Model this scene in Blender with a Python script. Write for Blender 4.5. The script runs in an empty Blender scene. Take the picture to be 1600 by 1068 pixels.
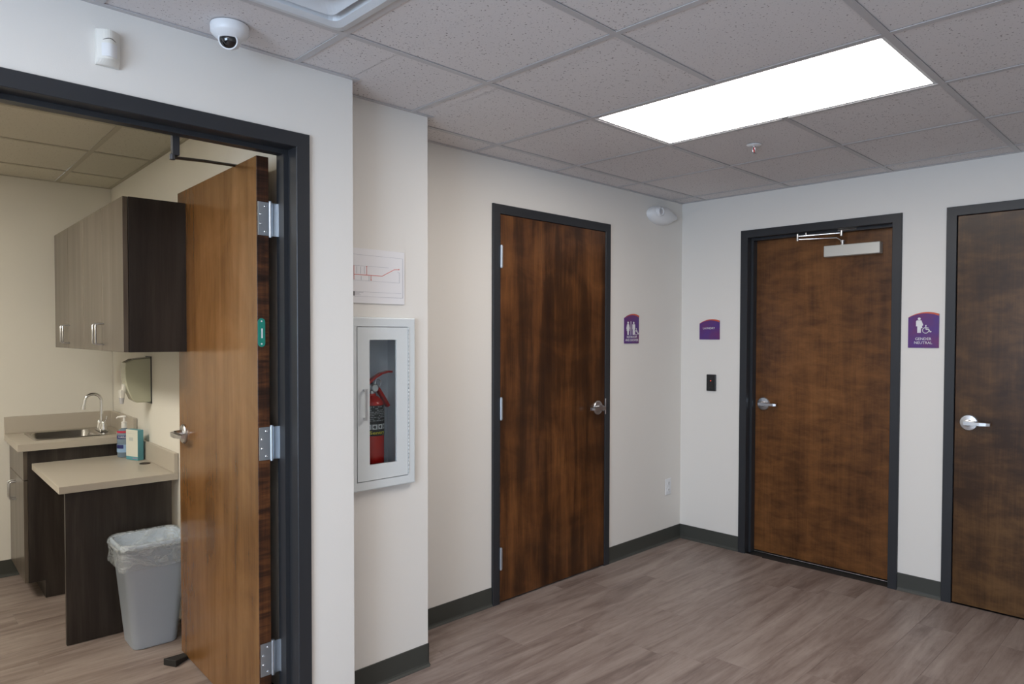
import bpy, bmesh, math, random
from mathutils import Vector, Matrix
R = math.radians
PI = math.pi
random.seed(7)
sc = bpy.context.scene
col = sc.collection

# ------------------------------------------------------------------ camera
cam_data = bpy.data.cameras.new('camera')
cam = bpy.data.objects.new('camera', cam_data)
col.objects.link(cam)
sc.camera = cam
yaw, pitch, roll = 0.7896814923, -0.0232948555, 0.0025263735
F_PX = 1087.65
fw = Vector((math.cos(yaw)*math.cos(pitch), math.sin(yaw)*math.cos(pitch), math.sin(pitch)))
rt = fw.cross(Vector((0, 0, 1))).normalized()
up = rt.cross(fw)
rt2 = rt*math.cos(roll) + up*math.sin(roll)
up2 = up*math.cos(roll) - rt*math.sin(roll)
mw = Matrix((rt2, up2, -fw)).transposed().to_4x4()
mw.translation = Vector((-4.38304, -2.79770, 1.47188))
cam.matrix_world = mw
cam_data.sensor_fit = 'HORIZONTAL'
cam_data.sensor_width = 36.0
cam_data.lens = F_PX*36.0/1600.0
cam_data.shift_x = -19.375/1600.0
cam_data.shift_y = 16.035/1600.0
cam_data.clip_start = 0.02

# ------------------------------------------------------------------ exposure, world, big lights
sc.view_settings.view_transform = 'Standard'
sc.view_settings.look = 'None'
sc.view_settings.gamma = 1.0
sc.view_settings.use_curve_mapping = False
sc.view_settings.exposure = 1.17

world = bpy.data.worlds.new('world'); sc.world = world
world.use_nodes = True
world.node_tree.nodes['Background'].inputs['Color'].default_value = (0.62, 0.78, 1.0, 1)
world.node_tree.nodes['Background'].inputs['Strength'].default_value = 1.0

PANEL_EMIT = 5.4        # hallway troffer next to the doors
PANEL_EMIT_B = 8.6      # unseen troffer added above and left of the camera for the bright left walls
PANEL_EMIT_EXAM = 10.6  # unseen exam-room troffer, added to account for the light in that room
WINDOW_POWER = 52.0

def area(name, loc, rot, sx, sy, power, color):
    l = bpy.data.lights.new(name, 'AREA'); l.shape = 'RECTANGLE'; l.size = sx; l.size_y = sy
    l.energy = power; l.color = color
    o = bpy.data.objects.new(name, l); col.objects.link(o); o.location = loc; o.rotation_euler = rot
    return o
# cool area lamp in the added window, unseen, to account for the bluish ceiling
area('added_daylight', (-6.93, -2.7, 1.45), (0, R(-90), 0), 1.3, 2.2, WINDOW_POWER, (0.62, 0.78, 1.0))

# ------------------------------------------------------------------ constants of the place
H = 2.431
T = 0.6096
GX, GY = -0.168, -0.193
XW = -7.0           # wall behind the camera
YR = -4.6           # right-hand wall of the hallway
YB = -0.4686        # face of the wall with the open door
XB = -2.9866        # its end
YP = -0.3121        # face of the pier with the extinguisher cabinet
XP = -2.5208
WT = 0.13
AE = R(2.2)         # the exam room sits at a slight angle
OE = Vector((-3.115, 2.27, 0))
UW, VF = 0.035, 0.12   # right wall and far wall of the exam room (local)

# ------------------------------------------------------------------ materials
def mat(name, color=(0.5, 0.5, 0.5), rough=0.5, metal=0.0, spec=0.5, emit=None, estr=0, trans=0.0, coat=0.0, bump=None, alpha=None):
    m = bpy.data.materials.new(name); m.use_nodes = True
    nt = m.node_tree; b = nt.nodes['Principled BSDF']
    b.inputs['Base Color'].default_value = (*color, 1)
    b.inputs['Roughness'].default_value = rough
    b.inputs['Metallic'].default_value = metal
    b.inputs['Specular IOR Level'].default_value = spec
    b.inputs['Transmission Weight'].default_value = trans
    b.inputs['Coat Weight'].default_value = coat
    if emit:
        b.inputs['Emission Color'].default_value = (*emit, 1); b.inputs['Emission Strength'].default_value = estr
    if alpha is not None: b.inputs['Alpha'].default_value = alpha
    if bump:
        s, st = bump
        tc = nt.nodes.new('ShaderNodeTexCoord'); n = nt.nodes.new('ShaderNodeTexNoise')
        n.inputs['Scale'].default_value = s; n.inputs['Detail'].default_value = 4
        nt.links.new(tc.outputs['Object'], n.inputs['Vector'])
        bp = nt.nodes.new('ShaderNodeBump'); bp.inputs['Strength'].default_value = st; bp.inputs['Distance'].default_value = 0.002
        nt.links.new(n.outputs['Fac'], bp.inputs['Height']); nt.links.new(bp.outputs['Normal'], b.inputs['Normal'])
    return m

def noise(nt, vec, scale, mapping=(1, 1, 1), detail=4, rough=0.55, distort=0.0):
    mp = nt.nodes.new('ShaderNodeMapping'); mp.inputs['Scale'].default_value = mapping
    nt.links.new(vec, mp.inputs['Vector'])
    n = nt.nodes.new('ShaderNodeTexNoise'); n.inputs['Scale'].default_value = scale
    n.inputs['Detail'].default_value = detail; n.inputs['Roughness'].default_value = rough
    n.inputs['Distortion'].default_value = distort
    nt.links.new(mp.outputs['Vector'], n.inputs['Vector'])
    return n.outputs['Fac']

def math_node(nt, op, a, b):
    n = nt.nodes.new('ShaderNodeMath'); n.operation = op
    for i, v in enumerate((a, b)):
        if isinstance(v, (int, float)): n.inputs[i].default_value = v
        else: nt.links.new(v, n.inputs[i])
    return n.outputs[0]

def ramp(nt, fac, stops):
    r = nt.nodes.new('ShaderNodeValToRGB')
    el = r.color_ramp.elements
    while len(el) < len(stops): el.new(0.5)
    for e, (p, c) in zip(el, stops): e.position = p; e.color = (*c, 1)
    nt.links.new(fac, r.inputs['Fac'])
    return r.outputs['Color']

def wood(name, stops, vertical=0.6, blotch=0.4, rough=0.3, seed=0.0, chatter=7.0, coat=0.10, hb=3.0, dist=0.8):
    m = mat(name, rough=rough, coat=coat, spec=0.3); nt = m.node_tree; b = nt.nodes['Principled BSDF']
    b.inputs['Coat Roughness'].default_value = 0.18
    tc = nt.nodes.new('ShaderNodeTexCoord')
    off = nt.nodes.new('ShaderNodeVectorMath'); off.operation = 'ADD'; off.inputs[1].default_value = (seed, seed*1.7, seed*0.3)
    nt.links.new(tc.outputs['Object'], off.inputs[0]); v = off.outputs[0]
    a = noise(nt, v, 1.0, (11, 11, 0.9), 5, 0.6, 0.4)
    c = noise(nt, v, 1.0, (hb, hb, chatter), 5, 0.62, dist)
    g = noise(nt, v, 1.0, (140, 140, 5), 3, 0.6)
    big = noise(nt, v, 1.0, (1.6, 1.6, 1.1), 2, 0.5)
    s = math_node(nt, 'MULTIPLY', a, vertical)
    s = math_node(nt, 'ADD', s, math_node(nt, 'MULTIPLY', c, blotch))
    s = math_node(nt, 'ADD', s, math_node(nt, 'MULTIPLY', math_node(nt, 'SUBTRACT', g, 0.5), 0.16))
    s = math_node(nt, 'ADD', s, math_node(nt, 'MULTIPLY', math_node(nt, 'SUBTRACT', big, 0.5), 0.35))
    nt.links.new(ramp(nt, s, stops), b.inputs['Base Color'])
    bp = nt.nodes.new('ShaderNodeBump'); bp.inputs['Strength'].default_value = 0.08; bp.inputs['Distance'].default_value = 0.001
    nt.links.new(g, bp.inputs['Height']); nt.links.new(bp.outputs['Normal'], b.inputs['Normal'])
    return m

M = {}
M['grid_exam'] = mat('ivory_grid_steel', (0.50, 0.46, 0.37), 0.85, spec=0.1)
M['wall'] = mat('painted_wall', (0.76, 0.735, 0.69), 0.6, spec=0.35, bump=(260, 0.12))
M['wall_exam'] = mat('painted_exam_wall', (0.74, 0.71, 0.64), 0.6, spec=0.3, bump=(260, 0.12))
M['frame'] = mat('charcoal_frame_paint', (0.024, 0.026, 0.030), 0.40, spec=0.4)
M['base'] = mat('rubber_base', (0.050, 0.052, 0.045), 0.5, spec=0.4)
M['grid'] = mat('white_grid_steel', (0.53, 0.52, 0.53), 0.45)
M['white'] = mat('white_plastic', (0.78, 0.79, 0.80), 0.35)
M['white_warm'] = mat('ivory_plastic', (0.74, 0.72, 0.66), 0.4)
M['cab_white'] = mat('white_enamel_steel', (0.66, 0.70, 0.71), 0.35)
M['cab_inside'] = mat('cabinet_inside', (0.82, 0.84, 0.90), 0.5)
M['vent'] = mat('diffuser_enamel', (0.68, 0.72, 0.76), 0.45)
M['vent_dark'] = mat('diffuser_dark_gap', (0.12, 0.11, 0.10), 0.7)
M['led'] = mat('light_panel', (1, 1, 1), 0.5, emit=(1.0, 0.92, 0.84), estr=PANEL_EMIT)
M['led_b'] = mat('light_panel_added', (1, 1, 1), 0.5, emit=(1.0, 0.93, 0.87), estr=PANEL_EMIT_B)
M['led_exam'] = mat('light_panel_exam', (1, 1, 1), 0.5, emit=(1.0, 0.95, 0.84), estr=PANEL_EMIT_EXAM)
M['chrome'] = mat('chrome', (0.72, 0.72, 0.72), 0.14, 1.0)
M['satin'] = mat('satin_chrome', (0.62, 0.62, 0.63), 0.30, 1.0)
M['hinge'] = mat('hinge_steel', (0.50, 0.54, 0.58), 0.38, 0.9)
M['closer'] = mat('closer_cover', (0.60, 0.59, 0.54), 0.4, 0.35)
M['steel'] = mat('sink_steel', (0.55, 0.53, 0.50), 0.25, 1.0)
M['dark_metal'] = mat('dark_bronze', (0.035, 0.035, 0.038), 0.4, 0.3)
M['black'] = mat('black_plastic', (0.012, 0.012, 0.013), 0.35)
M['black_glass'] = mat('black_lens', (0.004, 0.004, 0.006), 0.06, coat=0.8)
M['rubber'] = mat('black_rubber', (0.018, 0.017, 0.016), 0.7)
M['red'] = mat('red_enamel', (0.62, 0.014, 0.010), 0.25, coat=0.4)
M['red_led'] = mat('red_led', (0.8, 0.05, 0.02), 0.4, emit=(1, 0.06, 0.02), estr=1.5)
M['ext_label'] = mat('black_label', (0.010, 0.010, 0.011), 0.4)
M['print_white'] = mat('white_print', (0.75, 0.75, 0.75), 0.5)
M['print_grey'] = mat('grey_print', (0.50, 0.50, 0.52), 0.5)
M['line_grey'] = mat('pale_grey_print', (0.36, 0.38, 0.42), 0.5)
M['yellow'] = mat('yellow_print', (0.75, 0.62, 0.03), 0.5)
M['poster'] = mat('white_card', (0.80, 0.79, 0.80), 0.3)
M['route'] = mat('red_ink', (0.62, 0.10, 0.07), 0.5)
M['green'] = mat('teal_plastic', (0.01, 0.22, 0.16), 0.4)
M['orange'] = mat('orange_band', (0.58, 0.09, 0.035), 0.4)
M['counter'] = mat('taupe_laminate', (0.47, 0.42, 0.35), 0.38)
M['counter_edge'] = mat('taupe_edge', (0.40, 0.37, 0.32), 0.4)
M['bin'] = mat('grey_blue_bin', (0.50, 0.58, 0.68), 0.45, bump=(90, 0.1))
M['grommet'] = mat('brown_grommet', (0.03, 0.018, 0.012), 0.4)
M['soap_body'] = mat('smoky_green_plastic', (0.46, 0.46, 0.34), 0.22, coat=0.4)
M['gel'] = mat('clear_blue_gel', (0.35, 0.47, 0.60), 0.12, trans=0.55)
M['gel_label'] = mat('pale_blue_label', (0.30, 0.46, 0.68), 0.4)
M['navy'] = mat('navy_print', (0.02, 0.025, 0.14), 0.4)
M['pump'] = mat('white_pump', (0.82, 0.80, 0.77), 0.35)
M['pink'] = mat('crimson_print', (0.50, 0.02, 0.06), 0.4)
M['box_teal'] = mat('teal_card', (0.10, 0.32, 0.38), 0.45)
M['box_white'] = mat('cream_card', (0.70, 0.70, 0.62), 0.45)
M['dark_gap'] = mat('dark_gap', (0.01, 0.01, 0.01), 0.9)

def glass_mat(name, tint, alpha, rough=0.03):
    m = bpy.data.materials.new(name); m.use_nodes = True; nt = m.node_tree
    nt.nodes.remove(nt.nodes['Principled BSDF']); out = nt.nodes['Material Output']
    t = nt.nodes.new('ShaderNodeBsdfTransparent'); t.inputs['Color'].default_value = (*tint, 1)
    g = nt.nodes.new('ShaderNodeBsdfGlossy'); g.inputs['Roughness'].default_value = rough
    fr = nt.nodes.new('ShaderNodeFresnel'); fr.inputs['IOR'].default_value = 1.3
    mx = nt.nodes.new('ShaderNodeMixShader')
    nt.links.new(math_node(nt, 'ADD', fr.outputs[0], alpha), mx.inputs[0])
    nt.links.new(t.outputs[0], mx.inputs[1]); nt.links.new(g.outputs[0], mx.inputs[2])
    nt.links.new(mx.outputs[0], out.inputs['Surface'])
    return m
M['glass'] = glass_mat('clear_glass', (0.93, 0.96, 0.96), 0.0)

def film_mat():
    m = mat('clear_liner_film', (0.60, 0.64, 0.66), 0.22, spec=0.8); nt = m.node_tree; b = nt.nodes['Principled BSDF']
    tc = nt.nodes.new('ShaderNodeTexCoord')
    n = noise(nt, tc.outputs['Object'], 1.0, (14, 14, 26), 5, 0.6, 1.5)
    al = nt.nodes.new('ShaderNodeMapRange'); al.inputs[1].default_value = 0.42; al.inputs[2].default_value = 0.72
    al.inputs[3].default_value = 0.22; al.inputs[4].default_value = 0.75
    nt.links.new(n, al.inputs[0]); nt.links.new(al.outputs[0], b.inputs['Alpha'])
    bp = nt.nodes.new('ShaderNodeBump'); bp.inputs['Strength'].default_value = 0.9; bp.inputs['Distance'].default_value = 0.02
    nt.links.new(n, bp.inputs['Height']); nt.links.new(bp.outputs['Normal'], b.inputs['Normal'])
    return m
M['film'] = film_mat()

D = (0.026, 0.010, 0.004); D2 = (0.055, 0.021, 0.007); MD = (0.112, 0.042, 0.013); L1 = (0.185, 0.074, 0.023)
M['wood1'] = wood('stained_maple_streaked', [(0.32, D), (0.46, D2), (0.56, MD), (0.68, L1)], 0.68, 0.36, 0.30, 3.1, 4)
M['wood2'] = wood('stained_maple_mottled', [(0.31, (0.055, 0.021, 0.007)), (0.44, (0.105, 0.042, 0.013)), (0.55, (0.155, 0.063, 0.019)), (0.68, (0.205, 0.088, 0.028))], 0.40, 0.56, 0.33, 8.7, 17, hb=6.5, dist=0.3)
M['wood3'] = wood('stained_maple_dark', [(0.36, (0.035, 0.015, 0.005)), (0.46, (0.062, 0.028, 0.009)), (0.56, (0.098, 0.047, 0.015)), (0.68, (0.135, 0.068, 0.024))], 0.40, 0.56, 0.33, 14.3, 14, hb=5.5, dist=0.3)
M['wood4'] = wood('stained_maple_lit', [(0.34, (0.100, 0.043, 0.013)), (0.46, (0.155, 0.071, 0.022)), (0.58, (0.205, 0.097, 0.032)), (0.70, (0.25, 0.122, 0.045))], 0.56, 0.46, 0.24, 21.0, 2.5)  # lighter copy of the stained maple, light glare put into the colour
M['wood_edge'] = wood('dark_edge_band', [(0.38, (0.014, 0.006, 0.003)), (0.47, (0.045, 0.016, 0.007)), (0.56, (0.10, 0.036, 0.012)), (0.66, (0.20, 0.080, 0.026))], 0.35, 0.65, 0.42, 4.4, 26)
M['laminate'] = wood('elm_laminate_shaded', [(0.36, (0.022, 0.017, 0.014)), (0.5, (0.034, 0.027, 0.023)), (0.64, (0.052, 0.042, 0.036))], 0.95, 0.04, 0.36, 2.0, 1, 0.0)  # same laminate as the fronts, shade on the ends put into the colour
M['laminate_lit'] = wood('elm_laminate_lit', [(0.36, (0.085, 0.066, 0.050)), (0.5, (0.112, 0.090, 0.070)), (0.64, (0.142, 0.116, 0.092))], 0.95, 0.04, 0.32, 5.0, 1, 0.15)  # same laminate, exam-room light on the fronts put into the colour

def plank_mat():
    m = mat('vinyl_plank', rough=0.42, spec=0.4); nt = m.node_tree; b = nt.nodes['Principled BSDF']
    tc = nt.nodes.new('ShaderNodeTexCoord'); oi = nt.nodes.new('ShaderNodeObjectInfo')
    mul = nt.nodes.new('ShaderNodeVectorMath'); mul.operation = 'SCALE'; mul.inputs['Scale'].default_value = 37.0
    cb = nt.nodes.new('ShaderNodeCombineXYZ')
    for i in range(3): nt.links.new(oi.outputs['Random'], cb.inputs[i])
    nt.links.new(cb.outputs[0], mul.inputs[0])
    ad = nt.nodes.new('ShaderNodeVectorMath'); ad.operation = 'ADD'
    nt.links.new(tc.outputs['Object'], ad.inputs[0]); nt.links.new(mul.outputs[0], ad.inputs[1])
    v = ad.outputs[0]
    a = noise(nt, v, 1.0, (1.1, 9, 1), 5, 0.6, 1.2)
    g = noise(nt, v, 1.0, (4.5, 75, 1), 4, 0.65, 0.7)
    k = noise(nt, v, 1.0, (5, 16, 1), 3, 0.6, 2.0)
    s = math_node(nt, 'ADD', math_node(nt, 'MULTIPLY', a, 0.62), math_node(nt, 'MULTIPLY', g, 0.20))
    s = math_node(nt, 'ADD', s, math_node(nt, 'MULTIPLY', k, 0.16))
    s = math_node(nt, 'ADD', s, math_node(nt, 'MULTIPLY', math_node(nt, 'SUBTRACT', oi.outputs['Random'], 0.5), 0.06))
    nt.links.new(ramp(nt, s, [(0.36, (0.155, 0.113, 0.096)), (0.45, (0.222, 0.170, 0.148)), (0.53, (0.278, 0.221, 0.193)), (0.63, (0.332, 0.272, 0.240))]), b.inputs['Base Color'])
    bp = nt.nodes.new('ShaderNodeBump'); bp.inputs['Strength'].default_value = 0.12; bp.inputs['Distance'].default_value = 0.001
    nt.links.new(g, bp.inputs['Height']); nt.links.new(bp.outputs['Normal'], b.inputs['Normal'])
    return m
M['plank'] = plank_mat()

def tile_mat(name, base, pit):
    m = mat(name, rough=0.85, spec=0.2); nt = m.node_tree; b = nt.nodes['Principled BSDF']
    tc = nt.nodes.new('ShaderNodeTexCoord'); oi = nt.nodes.new('ShaderNodeObjectInfo')
    ad = nt.nodes.new('ShaderNodeVectorMath'); ad.operation = 'ADD'
    mul = nt.nodes.new('ShaderNodeMath'); mul.operation = 'MULTIPLY'; mul.inputs[1].default_value = 20
    nt.links.new(oi.outputs['Random'], mul.inputs[0])
    nt.links.new(tc.outputs['Object'], ad.inputs[0]); nt.links.new(mul.outputs[0], ad.inputs[1])
    n = noise(nt, ad.outputs[0], 120, (1, 1, 1), 2, 0.6)
    nt.links.new(ramp(nt, n, [(0.31, pit), (0.365, base)]), b.inputs['Base Color'])
    bp = nt.nodes.new('ShaderNodeBump'); bp.inputs['Strength'].default_value = 0.3; bp.inputs['Distance'].default_value = 0.002
    nt.links.new(n, bp.inputs['Height']); nt.links.new(bp.outputs['Normal'], b.inputs['Normal'])
    return m
M['tile'] = tile_mat('mineral_fibre_tile', (0.73, 0.705, 0.705), (0.24, 0.21, 0.21))
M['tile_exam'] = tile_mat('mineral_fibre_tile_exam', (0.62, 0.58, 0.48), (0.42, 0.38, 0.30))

def purple_mat():
    m = mat('purple_sign_face', rough=0.28); nt = m.node_tree; b = nt.nodes['Principled BSDF']
    tc = nt.nodes.new('ShaderNodeTexCoord')
    n = noise(nt, tc.outputs['Object'], 1.0, (9, 1, 7), 2, 0.5)
    nt.links.new(ramp(nt, n, [(0.35, (0.075, 0.030, 0.21)), (0.52, (0.105, 0.028, 0.17)), (0.7, (0.16, 0.026, 0.13))]), b.inputs['Base Color'])
    return m
M['purple'] = purple_mat()

# ------------------------------------------------------------------ mesh helpers
def nb(): return bmesh.new()

def box(bm, lo, hi, bev=0.0, seg=1):
    r = bmesh.ops.create_cube(bm, size=1.0)
    vs = r['verts']
    c = [(a+b)/2 for a, b in zip(lo, hi)]; s = [abs(b-a) for a, b in zip(lo, hi)]
    for v in vs: v.co = Vector((c[0]+v.co.x*s[0], c[1]+v.co.y*s[1], c[2]+v.co.z*s[2]))
    if bev > 0:
        es = list({e for v in vs for e in v.link_edges})
        bmesh.ops.bevel(bm, geom=es, offset=bev, segments=seg, profile=0.5, affect='EDGES')
    return vs

def cyl(bm, p0, p1, r0, r1=None, seg=20, caps=True):
    if r1 is None: r1 = r0
    p0 = Vector(p0); p1 = Vector(p1); ax = (p1-p0).normalized()
    t = Vector((0, 0, 1)) if abs(ax.z) < 0.9 else Vector((1, 0, 0))
    a = ax.cross(t).normalized(); b = ax.cross(a)
    A = []; B = []
    for i in range(seg):
        w = 2*PI*i/seg; d = a*math.cos(w)+b*math.sin(w)
        A.append(bm.verts.new(p0+d*r0)); B.append(bm.verts.new(p1+d*r1))
    for i in range(seg):
        f = bm.faces.new((A[i], A[(i+1) % seg], B[(i+1) % seg], B[i])); f.smooth = True
    if caps:
        bm.faces.new(A[::-1]); bm.faces.new(B)

def lathe(bm, prof, origin=(0, 0, 0), axis='Z', seg=28, sx=1.0, sy=1.0, smooth=True):
    o = Vector(origin); rings = []
    for r, h in prof:
        ring = []
        for i in range(seg):
            w = 2*PI*i/seg; x, y = r*math.cos(w)*sx, r*math.sin(w)*sy
            if axis == 'Z': p = Vector((x, y, h))
            elif axis == 'Y': p = Vector((x, h, y))
            else: p = Vector((h, x, y))
            ring.append(bm.verts.new(o+p))
        rings.append(ring)
    for a, b in zip(rings, rings[1:]):
        for i in range(seg):
            f = bm.faces.new((a[i], a[(i+1) % seg], b[(i+1) % seg], b[i])); f.smooth = smooth
    bm.faces.new(rings[0][::-1]); bm.faces.new(rings[-1])

def tube(bm, pts, r, seg=10, caps=True):
    pts = [Vector(p) for p in pts]; rings = []; prev = None
    for i, p in enumerate(pts):
        t = (pts[min(i+1, len(pts)-1)] - pts[max(i-1, 0)]).normalized()
        if prev is None:
            n = t.cross(Vector((0, 0, 1)))
            if n.length < 0.1: n = t.cross(Vector((1, 0, 0)))
            n.normalize()
        else:
            n = (prev - t*prev.dot(t)).normalized()
        prev = n; b = t.cross(n)
        rr = r[i] if isinstance(r, (list, tuple)) else r
        rings.append([bm.verts.new(p + (n*math.cos(2*PI*k/seg)+b*math.sin(2*PI*k/seg))*rr) for k in range(seg)])
    for a, b in zip(rings, rings[1:]):
        for k in range(seg):
            f = bm.faces.new((a[k], a[(k+1) % seg], b[(k+1) % seg], b[k])); f.smooth = True
    if caps: bm.faces.new(rings[0][::-1]); bm.faces.new(rings[-1])

def prism(bm, poly, d0, d1, plane='XZ'):
    def P(a, b, d):
        return {'XZ': (a, d, b), 'XY': (a, b, d), 'YZ': (d, a, b)}[plane]
    A = [bm.verts.new(P(a, b, d0)) for a, b in poly]; B = [bm.verts.new(P(a, b, d1)) for a, b in poly]
    n = len(poly)
    for i in range(n): bm.faces.new((A[i], A[(i+1) % n], B[(i+1) % n], B[i]))
    bm.faces.new(A[::-1]); bm.faces.new(B)

def obj(name, bm, m, parent=None, loc=None, rz=0.0, recalc=True):
    if recalc: bmesh.ops.recalc_face_normals(bm, faces=bm.faces[:])
    for e in bm.edges:
        if len(e.link_faces) == 2 and e.calc_face_angle(0) > R(38): e.smooth = False
    me = bpy.data.meshes.new(name); bm.to_mesh(me); bm.free()
    for mm in (m if isinstance(m, (list, tuple)) else [m]): me.materials.append(mm)
    o = bpy.data.objects.new(name, me); col.objects.link(o)
    if parent: o.parent = parent
    if loc: o.location = loc
    if rz: o.rotation_euler = (0, 0, rz)
    return o

def tag(o, label, cat=None, group=None, kind=None):
    if label: o['label'] = label
    if cat: o['category'] = cat
    if group: o['group'] = group
    if kind: o['kind'] = kind
    return o

def thing(name, label, cat, loc=(0, 0, 0), rz=0.0, group=None, kind=None):
    o = bpy.data.objects.new(name, None); col.objects.link(o); o.empty_display_size = 0.1
    o.location = loc; o.rotation_euler = (0, 0, rz)
    return tag(o, label, cat, group, kind)

def struct(o):
    o['kind'] = 'structure'; return o

def E(u, v, z=0.0):
    """exam-room local coordinates to world"""
    c, s = math.cos(AE), math.sin(AE)
    return Vector((OE.x + c*u + s*v, OE.y - s*u + c*v, z))

def text_obj(name, s, size, m, parent, loc, rot=(R(90), 0, 0), align='CENTER', ext=0.0006, xs=1.0, bold=0.0):
    cu = bpy.data.curves.new(name, 'FONT'); cu.body = s; cu.size = size; cu.align_x = align; cu.align_y = 'CENTER'
    cu.extrude = ext; cu.resolution_u = 2; cu.offset = bold
    tmp = bpy.data.objects.new(name, cu); col.objects.link(tmp)
    me = bpy.data.meshes.new_from_object(tmp.evaluated_get(bpy.context.evaluated_depsgraph_get()))
    bpy.data.objects.remove(tmp); bpy.data.curves.remove(cu)
    me.name = name; me.materials.clear(); me.materials.append(m)
    o = bpy.data.objects.new(name, me); col.objects.link(o); o.parent = parent
    o.location = loc; o.rotation_euler = rot; o.scale = (xs, 1, 1)
    return o

# ------------------------------------------------------------------ walls
def wall_slab(name, x0, x1, z0, z1, t0, t1, holes=(), m='wall', loc=(0, 0, 0), rz=0.0):
    """slab in local x (along) / y (depth t0..t1) / z with rectangular holes (xa, xb, za, zb)"""
    xs = sorted({x0, x1, *[h[0] for h in holes], *[h[1] for h in holes]})
    zs = sorted({z0, z1, *[h[2] for h in holes], *[h[3] for h in holes]})
    xs = [x for x in xs if x0 <= x <= x1]; zs = [z for z in zs if z0 <= z <= z1]
    bm = nb()
    vc = {}
    def V(x, y, z):
        k = (round(x, 5), round(y, 5), round(z, 5))
        if k not in vc: vc[k] = bm.verts.new((x, y, z))
        return vc[k]
    solid = lambda i, j: 0 <= i < len(xs)-1 and 0 <= j < len(zs)-1 and not any(
        h[0] <= (xs[i]+xs[i+1])/2 <= h[1] and h[2] <= (zs[j]+zs[j+1])/2 <= h[3] for h in holes)
    for i in range(len(xs)-1):
        for j in range(len(zs)-1):
            if not solid(i, j): continue
            a, b, c, d = xs[i], xs[i+1], zs[j], zs[j+1]
            bm.faces.new((V(a, t0, c), V(b, t0, c), V(b, t0, d), V(a, t0, d)))
            bm.faces.new((V(a, t1, c), V(a, t1, d), V(b, t1, d), V(b, t1, c)))
            if not solid(i-1, j): bm.faces.new((V(a, t0, c), V(a, t0, d), V(a, t1, d), V(a, t1, c)))
            if not solid(i+1, j): bm.faces.new((V(b, t0, c), V(b, t1, c), V(b, t1, d), V(b, t0, d)))
            if not solid(i, j-1): bm.faces.new((V(a, t0, c), V(a, t1, c), V(b, t1, c), V(b, t0, c)))
            if not solid(i, j+1): bm.faces.new((V(a, t0, d), V(b, t0, d), V(b, t1, d), V(a, t1, d)))
    return struct(obj(name, bm, M[m], None, loc, rz))

D1X, D1W = -1.8586, 1.0135
D2Y, D2W = 0.4684, 1.0026      # local x along the back wall = -y
D3Y, D3W = 1.6972, 1.0135
D4X1 = -3.168; D4W = 1.0135; D4X = D4X1 - D4W
DH = 2.186; FF = 0.051; G = 0.002
wall_slab('wall_left', XP, 0.0, 0, H, 0, WT, [(D1X+0.01, D1X+D1W-0.01, 0, DH-0.01)])
wall_slab('wall_back', -WT, -YR+WT, 0, H, 0, WT, [(D2Y+0.01, D2Y+D2W-0.01, 0, DH-0.01), (D3Y+0.01, D3Y+D3W-0.01, 0, DH-0.01)], rz=R(-90))
wall_slab('wall_front', XW, XB, 0, H, 0, WT, [(D4X+0.01, D4X1-0.01, 0, DH-0.01)], loc=(0, YB, 0))
CABX0, CABX1, CABZ0, CABZ1 = -2.905, -2.635, 0.876, 1.522
wall_slab('wall_pier', XB+G, XP, 0, H, 0, 0.15, [(CABX0, CABX1, CABZ0, CABZ1)], loc=(0, YP, 0))
bm = nb(); box(bm, (XP-0.06, YP+0.15+G, 0), (XP, WT, H)); box(bm, (XB+G, YB+WT+G, 0), (XB+0.08, YP-G, H))
struct(obj('wall_pier_return', bm, M['wall']))
wall_slab('wall_right', XW, 0.0, 0, H, 0, WT, loc=(0, YR-WT, 0))
wall_slab('wall_rear', YR+G, YB-G, 0, H, 0, WT, [(-3.85, -1.55, 0.8, 2.1)], rz=R(90), loc=(XW, 0, 0))
# shallow unseen backing added behind the closed doors so no sky shows in the gaps
for nm, lo, hi in (('backing_left', (D1X-0.2, WT+0.3, 0), (0.3, WT+0.35, H)), ('backing_back', (WT+0.3, YR, 0), (WT+0.35, 0.4, H))):
    bm = nb(); box(bm, lo, hi); struct(obj(nm, bm, M['wall']))
# exam room shell
ew = thing('exam_room', None, None, OE, -AE); ew['kind'] = 'structure'
def ebox(name, lo, hi, m, parent=None):
    bm = nb(); box(bm, lo, hi); o = obj(name, bm, m, None, OE, -AE); return struct(o)
bpy.data.objects.remove(ew)
ebox('wall_exam_right', (UW, -2.58, 0), (UW+0.10, VF+0.1, H), M['wall_exam'])
ebox('wall_exam_back', (-3.0, VF, 0), (UW-G, VF+0.1, H), M['wall_exam'])
ebox('wall_exam_left', (-3.1, -2.71, 0), (-3.0-G, VF+0.1, H), M['wall_exam'])

# unseen window added in the rear wall, to account for the cool light
wn = thing('window_added', None, None, (XW, -2.7, 1.45)); struct(wn)
bm = nb()
for lo, hi in (((-0.1, -1.15, -0.65), (0.0, -1.09, 0.65)), ((-0.1, 1.09, -0.65), (0.0, 1.15, 0.65)), ((-0.1, -1.09, -0.65), (0.0, 1.09, -0.59)), ((-0.1, -1.09, 0.59), (0.0, 1.09, 0.65)), ((-0.08, -0.025, -0.59), (-0.02, 0.025, 0.59))):
    box(bm, lo, hi)
obj('window_frame', bm, M['frame'], wn)
bm = nb(); box(bm, (-0.055, -1.09, -0.59), (-0.05, 1.09, 0.59)); obj('window_pane', bm, M['glass'], wn)

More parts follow.
